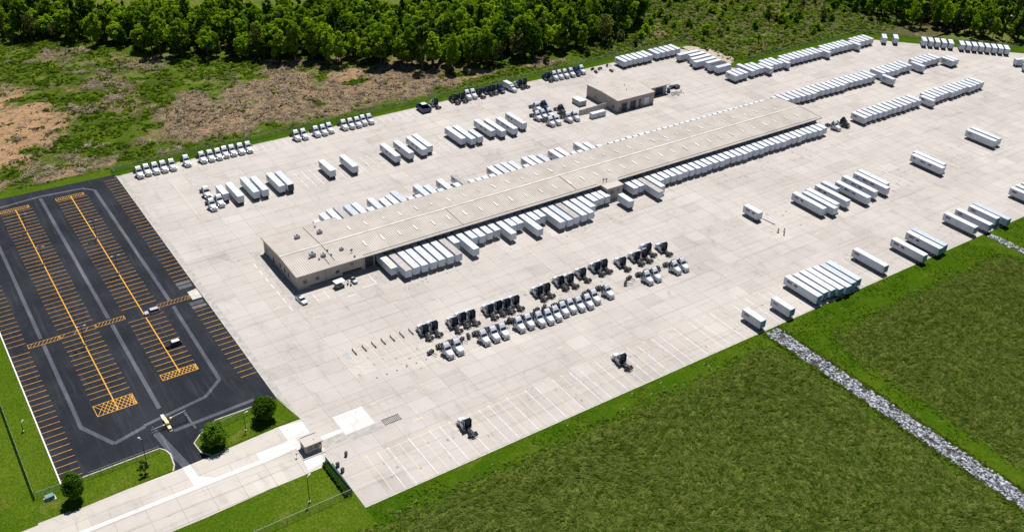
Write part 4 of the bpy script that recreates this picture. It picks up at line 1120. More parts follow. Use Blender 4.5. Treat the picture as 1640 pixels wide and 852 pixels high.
for i, (x, y) in enumerate(((534.2, 276.8), (535.4, 272.4), (530.4, 269.2))):
    trailer(x, y, 9.5, 'white box trailer cut by the right frame edge, %s from the top' % ordw(i + 1), 'trailers at the right frame edge', rz=R(-112))

# ================================================================== TRACTORS
_kc = {}
fw_me = MB().cyl((0, 0, 0), .5, .32, 'x', 14, 0).cyl((-.01, 0, 0), .27, .34, 'x', 10, 1).mesh('front_wheel', [M_TYRE, M_HUB])
rw_me = MB().cyl((0, 0, 0), .5, .62, 'x', 14, 0).cyl((-.01, 0, 0), .24, .64, 'x', 10, 1).mesh('rear_wheel', [M_TYRE, M_HUB])
def tractor_parts(paint, fairing=True):
    k = (paint.name, fairing)
    if k in _kc: return _kc[k]
    pr = []
    pr.append(('chassis', MB().box(-.5, -.36, .5, 7.5, .72, 1.0).box(.36, .5, .5, 7.5, .72, 1.0).box(-.36, .36, 3.6, 3.8, .74, .98).box(-.36, .36, 7.2, 7.4, .74, .98).box(-.36, .36, 5.0, 5.2, .74, .98).mesh('chassis', M_STEEL)))
    def ring(y, w, z0, z1, c):
        return [(-w, y, z0), (w, y, z0), (w, y, z1 - c), (w - c, y, z1), (-w + c, y, z1), (-w, y, z1 - c)]
    hd = MB().loft([ring(-.05, .72, .75, 1.65, .22), ring(.25, .92, .72, 1.82, .2), ring(1.75, 1.06, .72, 2.12, .18)]).mesh('hood', paint)
    pr.append(('hood', hd, (0, 0, 0), [('grille', MB().box(-.5, .5, -.1, -.04, .82, 1.45).mesh('grille', M_CHROME))]))
    for s in (-1, 1):
        pr.append(('headlight', MB().bbox(s * .78 - .16, s * .78 + .16, -.06, .16, .98, 1.24, .04).mesh('headlight', M_LAMP)))
        pr.append(('fender', MB().loft([[(s * .86, .25, .95), (s * 1.2, .25, .95), (s * 1.2, .3, 1.05), (s * .86, .3, 1.05)], [(s * .86, .7, 1.1), (s * 1.22, .7, 1.1), (s * 1.22, .7, 1.22), (s * .86, .7, 1.22)], [(s * .86, 1.3, 1.1), (s * 1.22, 1.3, 1.1), (s * 1.22, 1.3, 1.22), (s * .86, 1.3, 1.22)], [(s * .86, 1.72, .75), (s * 1.2, 1.72, .75), (s * 1.2, 1.72, 1.0), (s * .86, 1.72, 1.0)]]).mesh('fender', paint)))
        pr.append(('front_wheel', fw_me, (s * 1.02 - .16, .98, .5)))
        pr.append(('rear_wheel', rw_me, (s * .93 - .31, 6.35, .5)))
        pr.append(('fuel_tank', MB().cyl((s * .98, 2.7, .72), .32, 1.5, 'y', 10).mesh('fuel_tank', M_CHROME)))
        pr.append(('side_window', MB().box(s * 1.13 - .03, s * 1.13 + .03, 2.4, 3.25, 2.05, 2.72).mesh('side_window', M_GLASS)))
        pr.append(('mirror', MB().box(s * 1.42 - .1, s * 1.42 + .1, 1.95, 2.03, 1.95, 2.6).box(min(s * 1.15, s * 1.42), max(s * 1.15, s * 1.42), 2.0, 2.04, 2.5, 2.55).mesh('mirror', M_BLACK)))
        pr.append(('mud_flap', MB().box(s * .93 - .3, s * .93 + .3, 7.12, 7.16, .3, 1.0).mesh('mud_flap', M_BLACK)))
    cb = MB().loft([[(-1.12, 1.75, .8), (1.12, 1.75, .8), (1.12, 1.75, 2.0), (-1.12, 1.75, 2.0)], [(-1.15, 2.4, .8), (1.15, 2.4, .8), (1.06, 2.4, 2.92), (-1.06, 2.4, 2.92)], [(-1.15, 3.5, .8), (1.15, 3.5, .8), (1.06, 3.5, 3.0), (-1.06, 3.5, 3.0)]])
    pr.append(('cab', cb.mesh('cab', paint)))
    pr.append(('windshield', MB().loft([[(-.98, 1.80, 2.06), (.98, 1.80, 2.06), (.98, 1.84, 2.04), (-.98, 1.84, 2.04)], [(-.94, 2.28, 2.78), (.94, 2.28, 2.78), (.94, 2.34, 2.76), (-.94, 2.34, 2.76)]]).mesh('windshield', M_GLASS)))
    if fairing:
        f = MB().loft([[(-.95, 2.35, 2.95), (.95, 2.35, 2.95), (.9, 2.4, 3.05), (-.9, 2.4, 3.05)], [(-1.05, 2.9, 2.98), (1.05, 2.9, 2.98), (.88, 2.9, 3.6), (-.88, 2.9, 3.6)], [(-1.08, 3.55, 3.0), (1.08, 3.55, 3.0), (.85, 3.55, 3.95), (-.85, 3.55, 3.95)]])
        pr.append(('roof_fairing', f.mesh('roof_fairing', paint)))
        bp_ = MB().loft([[(-1.14, 3.52, .95), (1.14, 3.52, .95), (1.12, 3.52, 3.3), (.84, 3.57, 3.96), (-.84, 3.57, 3.96), (-1.12, 3.52, 3.3)], [(-1.14, 3.66, .95), (1.14, 3.66, .95), (1.12, 3.66, 3.3), (.84, 3.66, 3.93), (-.84, 3.66, 3.93), (-1.12, 3.66, 3.3)]])
        bp_.box(-1.2, -1.12, 3.5, 4.0, 1.0, 3.3).box(1.12, 1.2, 3.5, 4.0, 1.0, 3.3)
        pr.append(('back_panel', bp_.mesh('back_panel', M_BLACK)))
    pr.append(('bumper', MB().bbox(-1.18, 1.18, -.28, -.05, .42, .78, .05).mesh('bumper', paint if paint is not M_TRUCKW else M_TRUCKW)))
    pr.append(('deck_plate', MB().box(-.5, .5, 3.8, 4.9, 1.0, 1.05).box(-.25, .3, 4.0, 4.5, 1.05, 1.5).mesh('deck_plate', M_STEEL)))
    pr.append(('fifth_wheel', MB().cyl((0, 6.2, 1.05), .48, .16, seg=12).box(-.4, .4, 6.1, 7.0, 1.02, 1.16).mesh('fifth_wheel', M_STEEL)))
    pr.append(('exhaust_stack', MB().cyl((.95, 3.75, .9), .08, 2.6, seg=8).mesh('exhaust_stack', M_CHROME)))
    _kc[k] = pr
    return pr
def tractor(x, nose, label, group=None, away=False, paint=None, rz=0.0, fairing=True):
    """nose: y of the front bumper; away: nose towards +y, (x, nose) is then the tail"""
    p = tractor_parts(paint or M_TRUCKW, fairing)
    if away: return assemble(p, 'tractor_unit', label, 'truck', (x, nose + 7.5, .03), math.pi + rz, group, 1.1)
    return assemble(p, 'tractor_unit', label, 'truck', (x, nose + .28, .03), rz, group, 1.1)
tails = [(128, 225.1), (131.6, 225.2), (138.3, 223.5), (141.9, 224.4), (145.5, 224.1), (152.3, 223.6), (155.8, 223.8), (159.2, 223.5), (162.7, 223.4), (172.8, 223.8), (176.4, 224.1), (183.2, 225.2), (186.9, 224.6), (193.1, 225.4), (199.9, 225.8), (203.5, 226),
         (210.2, 223.6), (217, 223.8), (220.7, 223.8), (224.6, 226.2), (230.2, 223.6)]
rs = random.Random(9)
for i, (x, y) in enumerate(tails):
    tractor(x, y, 'white cab tractor seen from behind, %s from the left in the back row' % ordw(i + 1), 'back row of tractors before the terminal', True, rz=rs.uniform(-.03, .03))
fr = [(128.8, 212.6), (132.5, 212.7), (142.3, 212.4), (146, 212.3), (149.5, 212.1), (156.1, 212.3), (159.7, 212.2), (163.5, 211.3), (166.8, 210.9), (170.1, 211), (173.7, 211.8), (177, 212), (180.3, 211.4), (183.7, 211), (187.5, 212.1), (193.6, 212.3), (211.2, 211.8), (215, 211.8), (224.4, 211.7), (228.1, 211.6)]
for i, (x, y) in enumerate(fr):
    tractor(x, y, 'white tractor facing the camera, %s from the left in the front row' % ordw(i + 1), 'front row of tractors before the terminal', rz=rs.uniform(-.03, .03), fairing=True)
nl = [(x, 383.4 + ((i * 3) % 4) * .2) for i, x in enumerate((83.1, 86.5, 89.8, 93.2, 96.7, 103.1, 109.9, 113.3, 116.6, 119.8, 123.1, 126.7, 130.2, 153, 156.5, 162.4, 165.8, 169.2, 176.2, 179.6, 182.9, 186.2, 189.5))]
for i, (x, y) in enumerate(nl):
    tractor(x, y, 'white tractor, %s from the left along the fence by the cleared land' % ordw(i + 1), 'tractors along the back fence', rz=rs.uniform(-.03, .03))
for i, (x, y, pt, aw) in enumerate(((226, 384.6, M_TRUCKW, True), (236.4, 384.4, M_TRUCKK, True), (240.6, 384.2, M_TRUCKK, True), (244.2, 385.6, M_TRUCKW, False), (247.4, 385.4, M_TRUCKW, False), (250.7, 384.6, M_TRUCKK, True), (256.2, 385, M_TRUCKB, True), (259.7, 385.2, M_TRUCKB, True), (263.3, 384.6, M_TRUCKB, False), (274.8, 384.4, M_TRUCKW, True), (278.4, 384.6, M_TRUCKW, True),
                               (293.4, 385.2, M_TRUCKB, True), (296.9, 384.8, M_TRUCKW, False), (300.3, 384.7, M_TRUCKW, False), (303.8, 384.4, M_TRUCKW, False), (307.6, 384.2, M_TRUCKW, False), (311.0, 384.2, M_TRUCKB, False), (314.6, 384.6, M_TRUCKW, False))):
    c = 'white' if pt is M_TRUCKW else ('dark blue' if pt is M_TRUCKB else 'black')
    tractor(x, y, '%s tractor %s, %s from the left in the line above the shop' % (c, 'facing the fence' if aw else 'facing the yard', ordw(i + 1)), 'tractors lined up above the shop', aw, pt, rs.uniform(-.08, .08))
for i, (x, y, pt) in enumerate(((261.2, 338.9, M_TRUCKW), (264.7, 338.9, M_TRUCKW), (271.2, 338.4, M_TRUCKW), (275.2, 338.2, M_TRUCKW), (259.6, 347.2, M_TRUCKW), (263.1, 347.4, M_TRUCKW), (266.6, 347.2, M_TRUCKW), (273.8, 347.4, M_TRUCKK), (265.6, 356, M_TRUCKW), (269.6, 355.6, M_TRUCKB))):
    c = 'white' if pt is M_TRUCKW else ('dark blue' if pt is M_TRUCKB else 'black')
    tractor(x, y, '%s tractor, %s nearest of the cluster beside the maintenance shop' % (c, ordw(i + 1)), 'clustered tractors beside the shop', False, pt, rs.uniform(-.05, .05))
tractor(115.3, 178.8, 'lone white tractor with black back on the grass side bays', None, True)
tractor(173, 178.8, 'lone white tractor right of centre on the grass side bays', None, True)
tractor(99.0, 341.8, 'white tractor leftmost before the first trailers behind the terminal')
tractor(102.6, 343.3, 'white tractor second from left before the first trailers behind the terminal')
tractor(100.6, 352.6, 'white tractor tucked behind two others beside a short trailer')
tractor(383.2, 266.6, 'black tractor standing alone past the terminal end', None, False, M_TRUCKK, .1)
tractor(376.3, 266.2, 'white tractor just past the last docked trailer at the terminal end')

# converter dollies left behind
dl = [('frame', MB().box(-.5, .5, -.5, .5, .8, 1.0).box(-.08, .08, -2.4, -.5, .6, .75).mesh('frame', M_STEEL)), ('turntable', MB().cyl((0, 0, 1.0), .5, .16, seg=12).mesh('turntable', M_STEEL)),
      ('wheel', rw_me, (-1.24, 0, .5)), ('wheel', rw_me, (.62, 0, .5)), ('mud_flap', MB().box(-1.2, -.6, .6, .64, .3, 1.0).box(.6, 1.2, .6, .64, .3, 1.0).mesh('mud_flap', M_BLACK)), ('coupling_ring', MB().cyl((0, -2.5, .6), .12, .12, seg=8).mesh('coupling_ring', M_STEEL))]
dp = [(124.6, 219.0, .3), (136.4, 219.6, .4), (139.4, 220.0, 1.2), (153.2, 219.6, .3), (156.2, 220.3, 1.5), (167.0, 220.6, .2), (170.2, 220.6, .6), (189.3, 219.8, 1.4), (203.6, 217.4, .8), (207.0, 219.5, .3), (220.4, 218.8, 1.2), (323, 388.6, .4), (322, 384.4, 1.4), (327, 387.2, .1), (333.2, 388.8, .8), (330.3, 381.6, 1.6), (259.2, 355, .9)]
for i, (x, y, a) in enumerate(dp):
    wh = 'between the two tractor rows' if y < 300 else 'on the open concrete above the shop'
    k = i + 1 if i < 11 else i - 10
    assemble(dl, 'converter_dolly', 'black converter dolly, %s from the left %s' % (ordw(k), wh), 'dolly', (x, y, .03), a, 'converter dollies')

# ================================================================== OTHER VEHICLES AND YARD THINGS
def car_parts(paint, L=4.8, Wd=1.9, suv=True):
    h = Wd / 2
    def rg(y, z0, z1, w): return [(-w, y, z0), (w, y, z0), (w, y, z0 + (z1 - z0) * .6), (w - .12, y, z1), (-w + .12, y, z1), (-w, y, z0 + (z1 - z0) * .6)]
    body = MB().loft([rg(0, .45, .8, h - .2), rg(.2, .3, .95, h - .04), rg(1.2, .28, 1.05, h), rg(L - .9, .28, 1.1, h), rg(L - .1, .32, 1.02, h - .05), rg(L, .5, .9, h - .2)])
    def rr(y, z, w, t): return [(-w, y, z), (w, y, z), (w - t, y, z + .01), (-w + t, y, z + .01)]
    ya, yb, yc, yd = (1.25, 2.0, L - .55, L - .12) if suv else (1.3, 2.1, L - 1.5, L - .8)
    top = 1.75 if suv else 1.45
    cab = MB().loft([[(-h + .1, ya, 1.02), (h - .1, ya, 1.02), (h - .15, ya + .05, 1.06), (-h + .15, ya + .05, 1.06)], [(-h + .08, yb, 1.02), (h - .08, yb, 1.02), (h - .25, yb, top - .04), (-h + .25, yb, top - .04)], [(-h + .08, yc, 1.05), (h - .08, yc, 1.05), (h - .25, yc, top - .05), (-h + .25, yc, top - .05)], [(-h + .12, yd, 1.02), (h - .12, yd, 1.02), (h - .2, yd - .05, 1.1), (-h + .2, yd - .05, 1.1)]])
    roof = MB().bbox(-h + .26, h - .26, yb - .05, yc + .05, top - .05, top, .02)
    out = [('body', body.mesh('body', paint)), ('greenhouse', cab.mesh('greenhouse', M_GLASS)), ('roof', roof.mesh('roof', paint))]
    cw = MB().cyl((0, 0, 0), .34, .22, 'x', 12, 0).cyl((-.01, 0, 0), .2, .24, 'x', 10, 1).mesh('wheel', [M_TYRE, M_HUB])
    for s in (-1, 1):
        for y in (.9, L - .95): out.append(('wheel', cw, (s * (h - .12) - .11, y, .34)))
        out.append(('headlight', MB().box(s * (h - .35) - .18, s * (h - .35) + .18, .06, .2, .62, .78).mesh('headlight', M_LAMP)))
        out.append(('tail_light', MB().box(s * (h - .2) - .1, s * (h - .2) + .1, L - .14, L - .02, .75, .98).mesh('tail_light', M_REDL)))
        out.append(('mirror', MB().box(s * (h + .08) - .09, s * (h + .08) + .09, 1.75, 1.85, 1.0, 1.15).mesh('mirror', M_BLACK)))
    return out
m_silver = simple('silver_paint', (0.55, 0.56, 0.58), (0.5, 0.51, 0.53), 1, .3, .3, .05); m_navy = simple('navy_paint', (.03, .035, .05), (.025, .03, .04), 1, .25, 0, .05)
assemble(car_parts(m_silver, 5.0, 2.0), 'parked_car', 'silver car with dark windows in the car park, nearer the terminal', 'car', (54.9, 286.6, .0), -math.pi / 2)
nv_ = car_parts(m_navy, 4.9, 2.0); nv_[2] = ('roof', car_parts(M_TRUCKW, 4.9, 2.0)[2][1])  # pale roof colour stands in for glare on the navy car
assemble(nv_, 'parked_car', 'dark blue car, roof painted pale for glare, in the car park nearer the entrance', 'car', (55.2, 265.6, .0), -math.pi / 2)
# white pickup by the office corner
pk = car_parts(M_TRUCKW, 5.6, 2.0, False)[:1] + [p for p in car_parts(M_TRUCKW, 5.6, 2.0)[3:]]
pk.append(('cab', MB().loft([[(-.9, 1.5, 1.0), (.9, 1.5, 1.0), (.85, 1.55, 1.05), (-.85, 1.55, 1.05)], [(-.92, 2.1, 1.0), (.92, 2.1, 1.0), (.74, 2.1, 1.72), (-.74, 2.1, 1.72)], [(-.92, 3.3, 1.0), (.92, 3.3, 1.0), (.74, 3.2, 1.72), (-.74, 3.2, 1.72)]]).mesh('cab', M_GLASS)))
pk.append(('cab_roof', MB().bbox(-.76, .76, 2.05, 3.25, 1.7, 1.78, .02).mesh('cab_roof', M_TRUCKW)))
pk.append(('cargo_bed', MB().box(-.8, .8, 3.5, 5.4, 1.08, 1.12).mesh('cargo_bed', M_STEEL)))
assemble(pk, 'pickup_truck', 'white pickup truck parked at the corner of the terminal office', 'pickup', (102.4, 264.6, .05), .12)
# canopy cart and utility cart before the office
ct = [('canopy', MB().bbox(-1.9, 1.9, -1.3, 1.3, 2.3, 2.42, .04).mesh('canopy', M_ROOFW)), ('platform', MB().box(-1.6, 1.6, -1.0, 1.0, .35, .7).box(-1.5, -.7, -.9, .9, .7, 1.15).box(.2, .9, -.9, .9, .7, 1.1).mesh('platform', M_UNIT))]
pm = MB().cyl((0, 0, .6), .04, 1.75, seg=6).mesh('post', M_STEEL)
for sx in (-1.6, 1.6):
    for sy in (-1.05, 1.05): ct.append(('post', pm, (sx, sy, 0))); 
cwm = MB().cyl((-.1, 0, 0), .3, .2, 'x', 10).mesh('wheel', M_TYRE)
for sx in (-1.2, 1.2):
    for sy in (-1, 1): ct.append(('wheel', MB().cyl((0, -.1, 0), .3, .2, 'y', 10).mesh('wheel', M_TYRE), (sx, sy, .3)))
assemble(ct, 'canopy_cart', 'white roofed utility cart in front of the terminal office', 'cart', (116.9, 268.9, .04), 0.08)
assemble(car_parts(M_UNIT, 2.9, 1.6), 'utility_vehicle', 'small grey utility vehicle beside the white roofed cart', 'utility vehicle', (122.6, 267.2, .04), .1)
for i, (x, y) in enumerate(((119.9, 268.4), (120.6, 267.4), (120.5, 269.6))):
    o = assemble([('drum', MB().cyl((0, 0, 0), .3, .9, seg=12).mesh('drum', M_STEEL)), ('drum_lid', MB().cyl((0, 0, .9), .32, .05, seg=12).mesh('drum_lid', M_UNIT))], 'drum', 'dark drum standing between the two carts, %s from left' % ordw(i + 1), 'drum', (x, y, .04), 0, 'drums by the carts')
# dark roll-off container with lifted white tailgate
dc = [('tub', MB().box(-2.3, 2.3, -3.4, 3.4, .5, .62).box(-2.4, -2.3, -3.4, 3.4, .5, 2.4).box(2.3, 2.4, -3.4, 3.4, .5, 2.4).box(-2.3, 2.3, -3.4, -3.3, .5, 2.3).box(-2.3, 2.3, 3.3, 3.4, .5, 2.4).mesh('tub', M_TRUCKB)), ('lid', MB().box(-.2, 2.5, 1.0, 3.6, 2.45, 2.6).mesh('lid', M_ROOFW))]
for y in (-2.6, -1.3, 0, 1.3, 2.6): dc.append(('rib', MB().box(-2.5, -2.4, y - .06, y + .06, .5, 2.4).box(2.4, 2.5, y - .06, y + .06, .5, 2.4).mesh('rib', M_STEEL)))
for sx in (-1.9, 1.7): dc.append(('skid', MB().box(sx, sx + .2, -3.3, 3.3, 0, .5).mesh('skid', M_STEEL)))
assemble(dc, 'waste_container', 'dark blue open waste container with pale lid beside the grass', 'container', (218.4, 386.6, .03))
# box van in the line
bv = tractor_parts(M_TRUCKW, False)
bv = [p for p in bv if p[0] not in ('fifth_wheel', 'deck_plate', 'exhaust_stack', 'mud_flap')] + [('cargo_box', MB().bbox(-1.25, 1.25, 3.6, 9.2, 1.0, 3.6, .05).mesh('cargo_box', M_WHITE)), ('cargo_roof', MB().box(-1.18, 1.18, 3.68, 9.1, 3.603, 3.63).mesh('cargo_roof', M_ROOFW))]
assemble(bv, 'box_truck', 'white box truck in the line of dark tractors by the fence', 'truck', (269.2, 382.8, .03), .06)
# containers by the shop
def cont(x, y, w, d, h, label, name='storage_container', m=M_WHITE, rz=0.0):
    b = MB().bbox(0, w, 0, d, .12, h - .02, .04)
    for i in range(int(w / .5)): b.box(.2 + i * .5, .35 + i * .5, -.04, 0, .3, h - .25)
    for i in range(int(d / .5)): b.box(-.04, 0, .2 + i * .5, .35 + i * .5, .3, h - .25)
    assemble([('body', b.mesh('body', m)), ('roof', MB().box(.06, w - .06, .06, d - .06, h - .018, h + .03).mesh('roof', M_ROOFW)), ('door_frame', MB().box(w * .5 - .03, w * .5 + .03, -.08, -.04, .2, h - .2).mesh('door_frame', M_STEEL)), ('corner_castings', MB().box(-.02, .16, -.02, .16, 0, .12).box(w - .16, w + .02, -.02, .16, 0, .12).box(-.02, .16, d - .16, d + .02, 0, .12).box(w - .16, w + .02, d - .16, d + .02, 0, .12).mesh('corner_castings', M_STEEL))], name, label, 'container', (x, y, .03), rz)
cont(286.4, 352.2, 4.2, 6.2, 2.7, 'grey storage container with pale roof behind the truck cluster', m=M_UNIT)
cont(282.6, 337.3, 8.3, 2.4, 2.6, 'white storage container beside the maintenance shop corner')
sw = thing('screen_wall', 'pale slanted side panel of a low trailer beside the shop', 'wall', (280.4, 344.4, 0), -.04)
for i in range(4): obj('panel', MB().box(i * 4 + .03, i * 4 + 3.97, 0, .25, .2, 2.6 + .18 * i).mesh('panel', M_KERB), sw)
for i in range(5): obj('post', MB().box(-.08, .08, .26, .42, 0, 2.6).mesh('post', M_STEEL), sw, (i * 4.0, 0, 0))
# junk east of the wash bay
tk = [('vessel', MB().cyl((0, 0, .5), .9, 2.0, seg=14).cyl((0, 0, 2.5), .9, .3, seg=14, r2=.4).mesh('vessel', simple('blue_tank', (.05, .15, .32), (.04, .12, .26), 1, .5))), ('stand', MB().box(-.8, .8, -.8, .8, 0, .5).mesh('stand', M_STEEL)), ('pipe', MB().cyl((.95, 0, .5), .07, 1.6, seg=6).mesh('pipe', M_UNIT))]
assemble(tk, 'water_tank', 'blue upright tank at the corner of the wash bay', 'tank', (337.6, 344.4, .03))
for i, (x, y, s) in enumerate(((342.6, 347.6, 1.0), (345, 346.6, 1.4))):
    assemble([('bin', MB().box(-s, s, -s * .8, s * .8, 0, 1.0 + .4 * s, top=(-.1, -.1, -.1, -.1)).mesh('bin', M_TRUCKB)), ('bin_lid', MB().box(-s - .12, s + .12, -s * .8 - .12, s * .8 + .12, 1.0 + .4 * s, 1.1 + .4 * s, top=(.3, .3, .3, .3)).mesh('bin_lid', M_STEEL))], 'scrap_bin', ('smaller', 'larger')[i] + ' dark scrap bin on the concrete beyond the wash bay', 'bin', (x, y, .03))
mb = MB(); rs = random.Random(12)
for i in range(60):
    x, y, r = rs.gauss(340, 2), rs.gauss(341, 1.2), rs.uniform(.15, .5)
    mb.box(x - r, x + r, y - r * .6, y + r * .6, 0, r * .8, top=(r * .3, r * .2, r * .2, r * .1))
tag(obj('rubble', mb.mesh('rubble', M_OLDCON)), 'small heap of pale rubble beyond the wash bay', 'rubble', kind='stuff')
# low wheel-guide strips with orange posts in the empty bays
gs_p = [('rubber_strip', MB().box(-.22, .22, 0, 3.0, 0, .14).box(-.15, .15, .3, .8, .14, .4).mesh('rubber_strip', M_STEEL)), ('marker_post', MB().cyl((0, 3.1, 0), .17, .75, seg=8).mesh('marker_post', M_ORANGE))]
for i, x in enumerate((104.4, 107.9, 111.3, 114.7, 118, 121.5, 124.9)):
    assemble(gs_p, 'bay_guide', 'dark bay guide strip with orange tip, %s from the left' % ordw(i + 1), 'bay guide', (x, 230.6, .03), 0, 'bay guides in the empty bays')
stud = MB().cyl((0, 0, 0), .22, .12, seg=8, r2=.14)
for i in range(6):
    assemble([('dome', stud.mesh('dome', M_LOGOR)), ('rim', MB().cyl((0, 0, 0), .28, .04, seg=8).mesh('rim', M_STEEL))], 'ground_marker', 'small dark red ground marker, %s from the left' % ordw(i + 1), 'marker', (104.5 + 3.46 * i, 217.1, .03), 0, 'red ground markers before the tractors')
obj('steel_plate', MB().box(101, 102.4, 230.2, 233.6, 0, .05).mesh('steel_plate', M_UNIT), yard, (0, 0, .0))
# fuel bollards and hose trough near the loose trailer
for i, (x, y) in enumerate(((278.9, 214.8), (279.4, 212.2), (281.2, 213.8))):
    assemble([('post', MB().cyl((0, 0, 0), .28, 1.7, seg=10).mesh('post', M_UNIT)), ('cap', MB().cyl((0, 0, 1.7), .3, .3, seg=10, r2=.1).mesh('cap', M_WHITEP))], 'bollard', 'grey bollard near the lone short trailer, %s of three' % ordw(i + 1), 'bollard', (x, y, .03), 0, 'bollards near the lone short trailer')
assemble([('beam', MB().box(-.2, .2, 0, 9, .05, .4).mesh('beam', M_WHITE)), ('foot', MB().box(-.5, .5, .6, .9, 0, .1).box(-.5, .5, 8.2, 8.5, 0, .1).mesh('foot', M_STEEL))], 'long_beam', 'long white beam lying behind the lone short trailer', 'beam', (282.4, 219.6, .03), .12)

# ---- entrance gate of the car park
gi = thing('gate_island', 'pale yellow gate island with card boxes at the car park entrance', 'gate', (44.1, 226.4, 0)); gi.scale = (.8, .92, .8)
obj('island_kerb', MB().bbox(-.6, .6, 0, 9.2, 0, .22, .08).mesh('island_kerb', M_NEWCON), gi)
m_py = simple('pale_yellow_metal', (.72, .62, .32), (.62, .54, .30), 1, .6)
for y, h, w_ in ((.4, 1.1, .5), (2.6, 1.5, .55), (4.6, 1.2, .5)):
    o = obj('control_box', MB().bbox(-w_, w_, y, y + 1.6, .22, h, .05).mesh('control_box', m_py), gi)
    obj('box_lid', MB().box(-w_ - .05, w_ + .05, y - .05, y + 1.65, h, h + .06).mesh('box_lid', m_py), o)
def arm(x, y, L, rz, label):
    assemble([('housing', MB().bbox(-.3, .3, -.3, .3, 0, 1.1, .05).mesh('housing', m_py)), ('boom', MB().box(.2, L, -.06, .06, .92, 1.04).mesh('boom', M_ROOFW)), ('counterweight', MB().box(-.8, -.2, -.1, .1, .88, 1.08).mesh('counterweight', M_STEEL))], 'barrier_arm', label, 'barrier', (x, y, .02), rz)
arm(45.6, 231.0, 4.6, .2, 'white barrier arm on the exit side of the gate island'); arm(43.0, 229.0, 3.6, math.pi + .08, 'white barrier arm on the entry side of the gate island')
gt = thing('sliding_gate', 'dark steel sliding gate frame across the car park entrance', 'gate', (39.8, 228.4, 0))
obj('gate_frame', MB().box(0, 9.6, -.04, .04, .15, .23).box(0, 9.6, -.04, .04, 1.75, 1.83).mesh('gate_frame', M_STEEL), gt)
for i in range(33): obj('gate_bar', MB().box(-.02, .02, -.02, .02, .23, 1.75).mesh('gate_bar', M_STEEL) if i == 0 else bpy.data.meshes['gate_bar'], gt, (.1 + i * .293, 0, 0))
for x in (0, 9.6): obj('gate_post', MB().box(x - .1, x + .1, -.1, .1, 0, 2.2).mesh('gate_post', M_GALV), gt)
assemble([('pole', MB().cyl((0, 0, 0), .05, 1.6, seg=6).mesh('pole', M_STEEL)), ('reader', MB().bbox(-.25, .25, -.15, .15, 1.2, 1.7, .04).mesh('reader', M_UNIT)), ('base', MB().box(-.4, .4, -.4, .4, 0, .1).mesh('base', M_KERB))], 'card_reader', 'grey card reader post left of the gatehouse', 'card reader', (69.6, 197.6, .03))
for i, (x, y) in enumerate(((77.6, 188.6), (77.8, 186.0), (81.4, 191.2))):
    assemble([('cabinet', MB().bbox(-.45, .45, -.35, .35, 0, 1.25, .05).mesh('cabinet', M_TRUCKB)), ('hood', MB().box(-.5, .5, -.4, .4, 1.25, 1.36, top=(.1, .1, .1, .1)).mesh('hood', M_STEEL))], 'utility_cabinet', 'dark blue utility cabinet right of the gatehouse, %s of three' % ordw(i + 1), 'cabinet', (x, y, .03), .4 * i, 'cabinets right of the gatehouse')

# ================================================================== FENCES, POLES
def link_panel(wd, h, sp, rw, m, nm):
    mb = MB(); n = int((wd + h) / sp)
    for i in range(1, n):
        a = i * sp
        for sgn in (0, 1):
            x0, z0 = min(a, wd), max(0, a - wd); x1, z1 = max(0, a - h), min(a, h)
            if sgn: x0, x1 = wd - x0, wd - x1
            d = rw * .7
            mb.quad([(x0 - d, 0, z0), (x0 + d, 0, z0), (x1 + d, 0, z1), (x1 - d, 0, z1)])
    mb.box(0, wd, -.03, .03, h - .03, h + .03)
    return mb.mesh(nm, m)
def slat_panel(wd, h, m, nm):
    mb = MB(); n = int(wd / .16)
    for i in range(n): mb.box(i * .16 + .01, i * .16 + .13, -.01, .01, .05, h - .05)
    mb.box(0, wd, -.04, .04, h - .06, h + .03)
    return mb.mesh(nm, m)
lp = link_panel(3.0, 2.2, .22, .02, M_GALV, 'mesh_panel')
lps = slat_panel(3.0, 2.0, M_GREENSLAT, 'slatted_panel')
post_me = MB().cyl((0, 0, -.4), .05, 2.75, seg=6).mesh('fence_post', M_GALV)
def fence(p, q, label, pm=lp, z=-.05):
    L = math.hypot(q[0] - p[0], q[1] - p[1]); n = max(1, round(L / 3)); a = math.atan2(q[1] - p[1], q[0] - p[0])
    f = thing('chain_link_fence', label, 'fence', (p[0], p[1], z), a)
    for i in range(n + 1):
        obj('fence_post', post_me, f, (i * L / n, 0, 0))
        if i < n: obj(pm.name.split('.')[0], pm, f, (i * L / n, 0, .05), 0, (L / n / 3, 1, 1))
fence((75, 396), (222, 396), 'chain link fence between the back row of tractors and cleared land')
fence((225, 396.2), (388, 397.6), 'chain link fence behind the shop along the wood')
fence((388, 397.8), (399, 400.8), 'short chain link fence climbing past the upper corner'); fence((399, 400.8), (398, 389), 'short chain link fence returning beside the sandy patch')
fence((404, 356.5), (496, 356.5), 'chain link fence above the topmost trailer row'); fence((499, 358), (565, 292), 'chain link fence along the far slanting edge')
fence((6.3, 219.4), (6.3, 340), 'green slatted fence along the lawn left of the car park', lps)
fence((6.9, 219.4), (13.4, 219.2), 'short fence piece at the lower left car park corner'); fence((20, 219.5), (38.8, 219.7), 'chain link fence on the lawn island by the entrance')
fence((50.5, 220.0), (73, 222.8), 'chain link fence on the lawn island left of the gatehouse')
fence((10, 176.2), (75.8, 176.9), 'chain link fence along the lawn below the gatehouse'); fence((75.6, 192), (76.2, 177), 'green screened fence running down from the gatehouse', lps)
fence((74.6, 391.8), (74.8, 398.4), 'short fence piece at the upper car park corner')
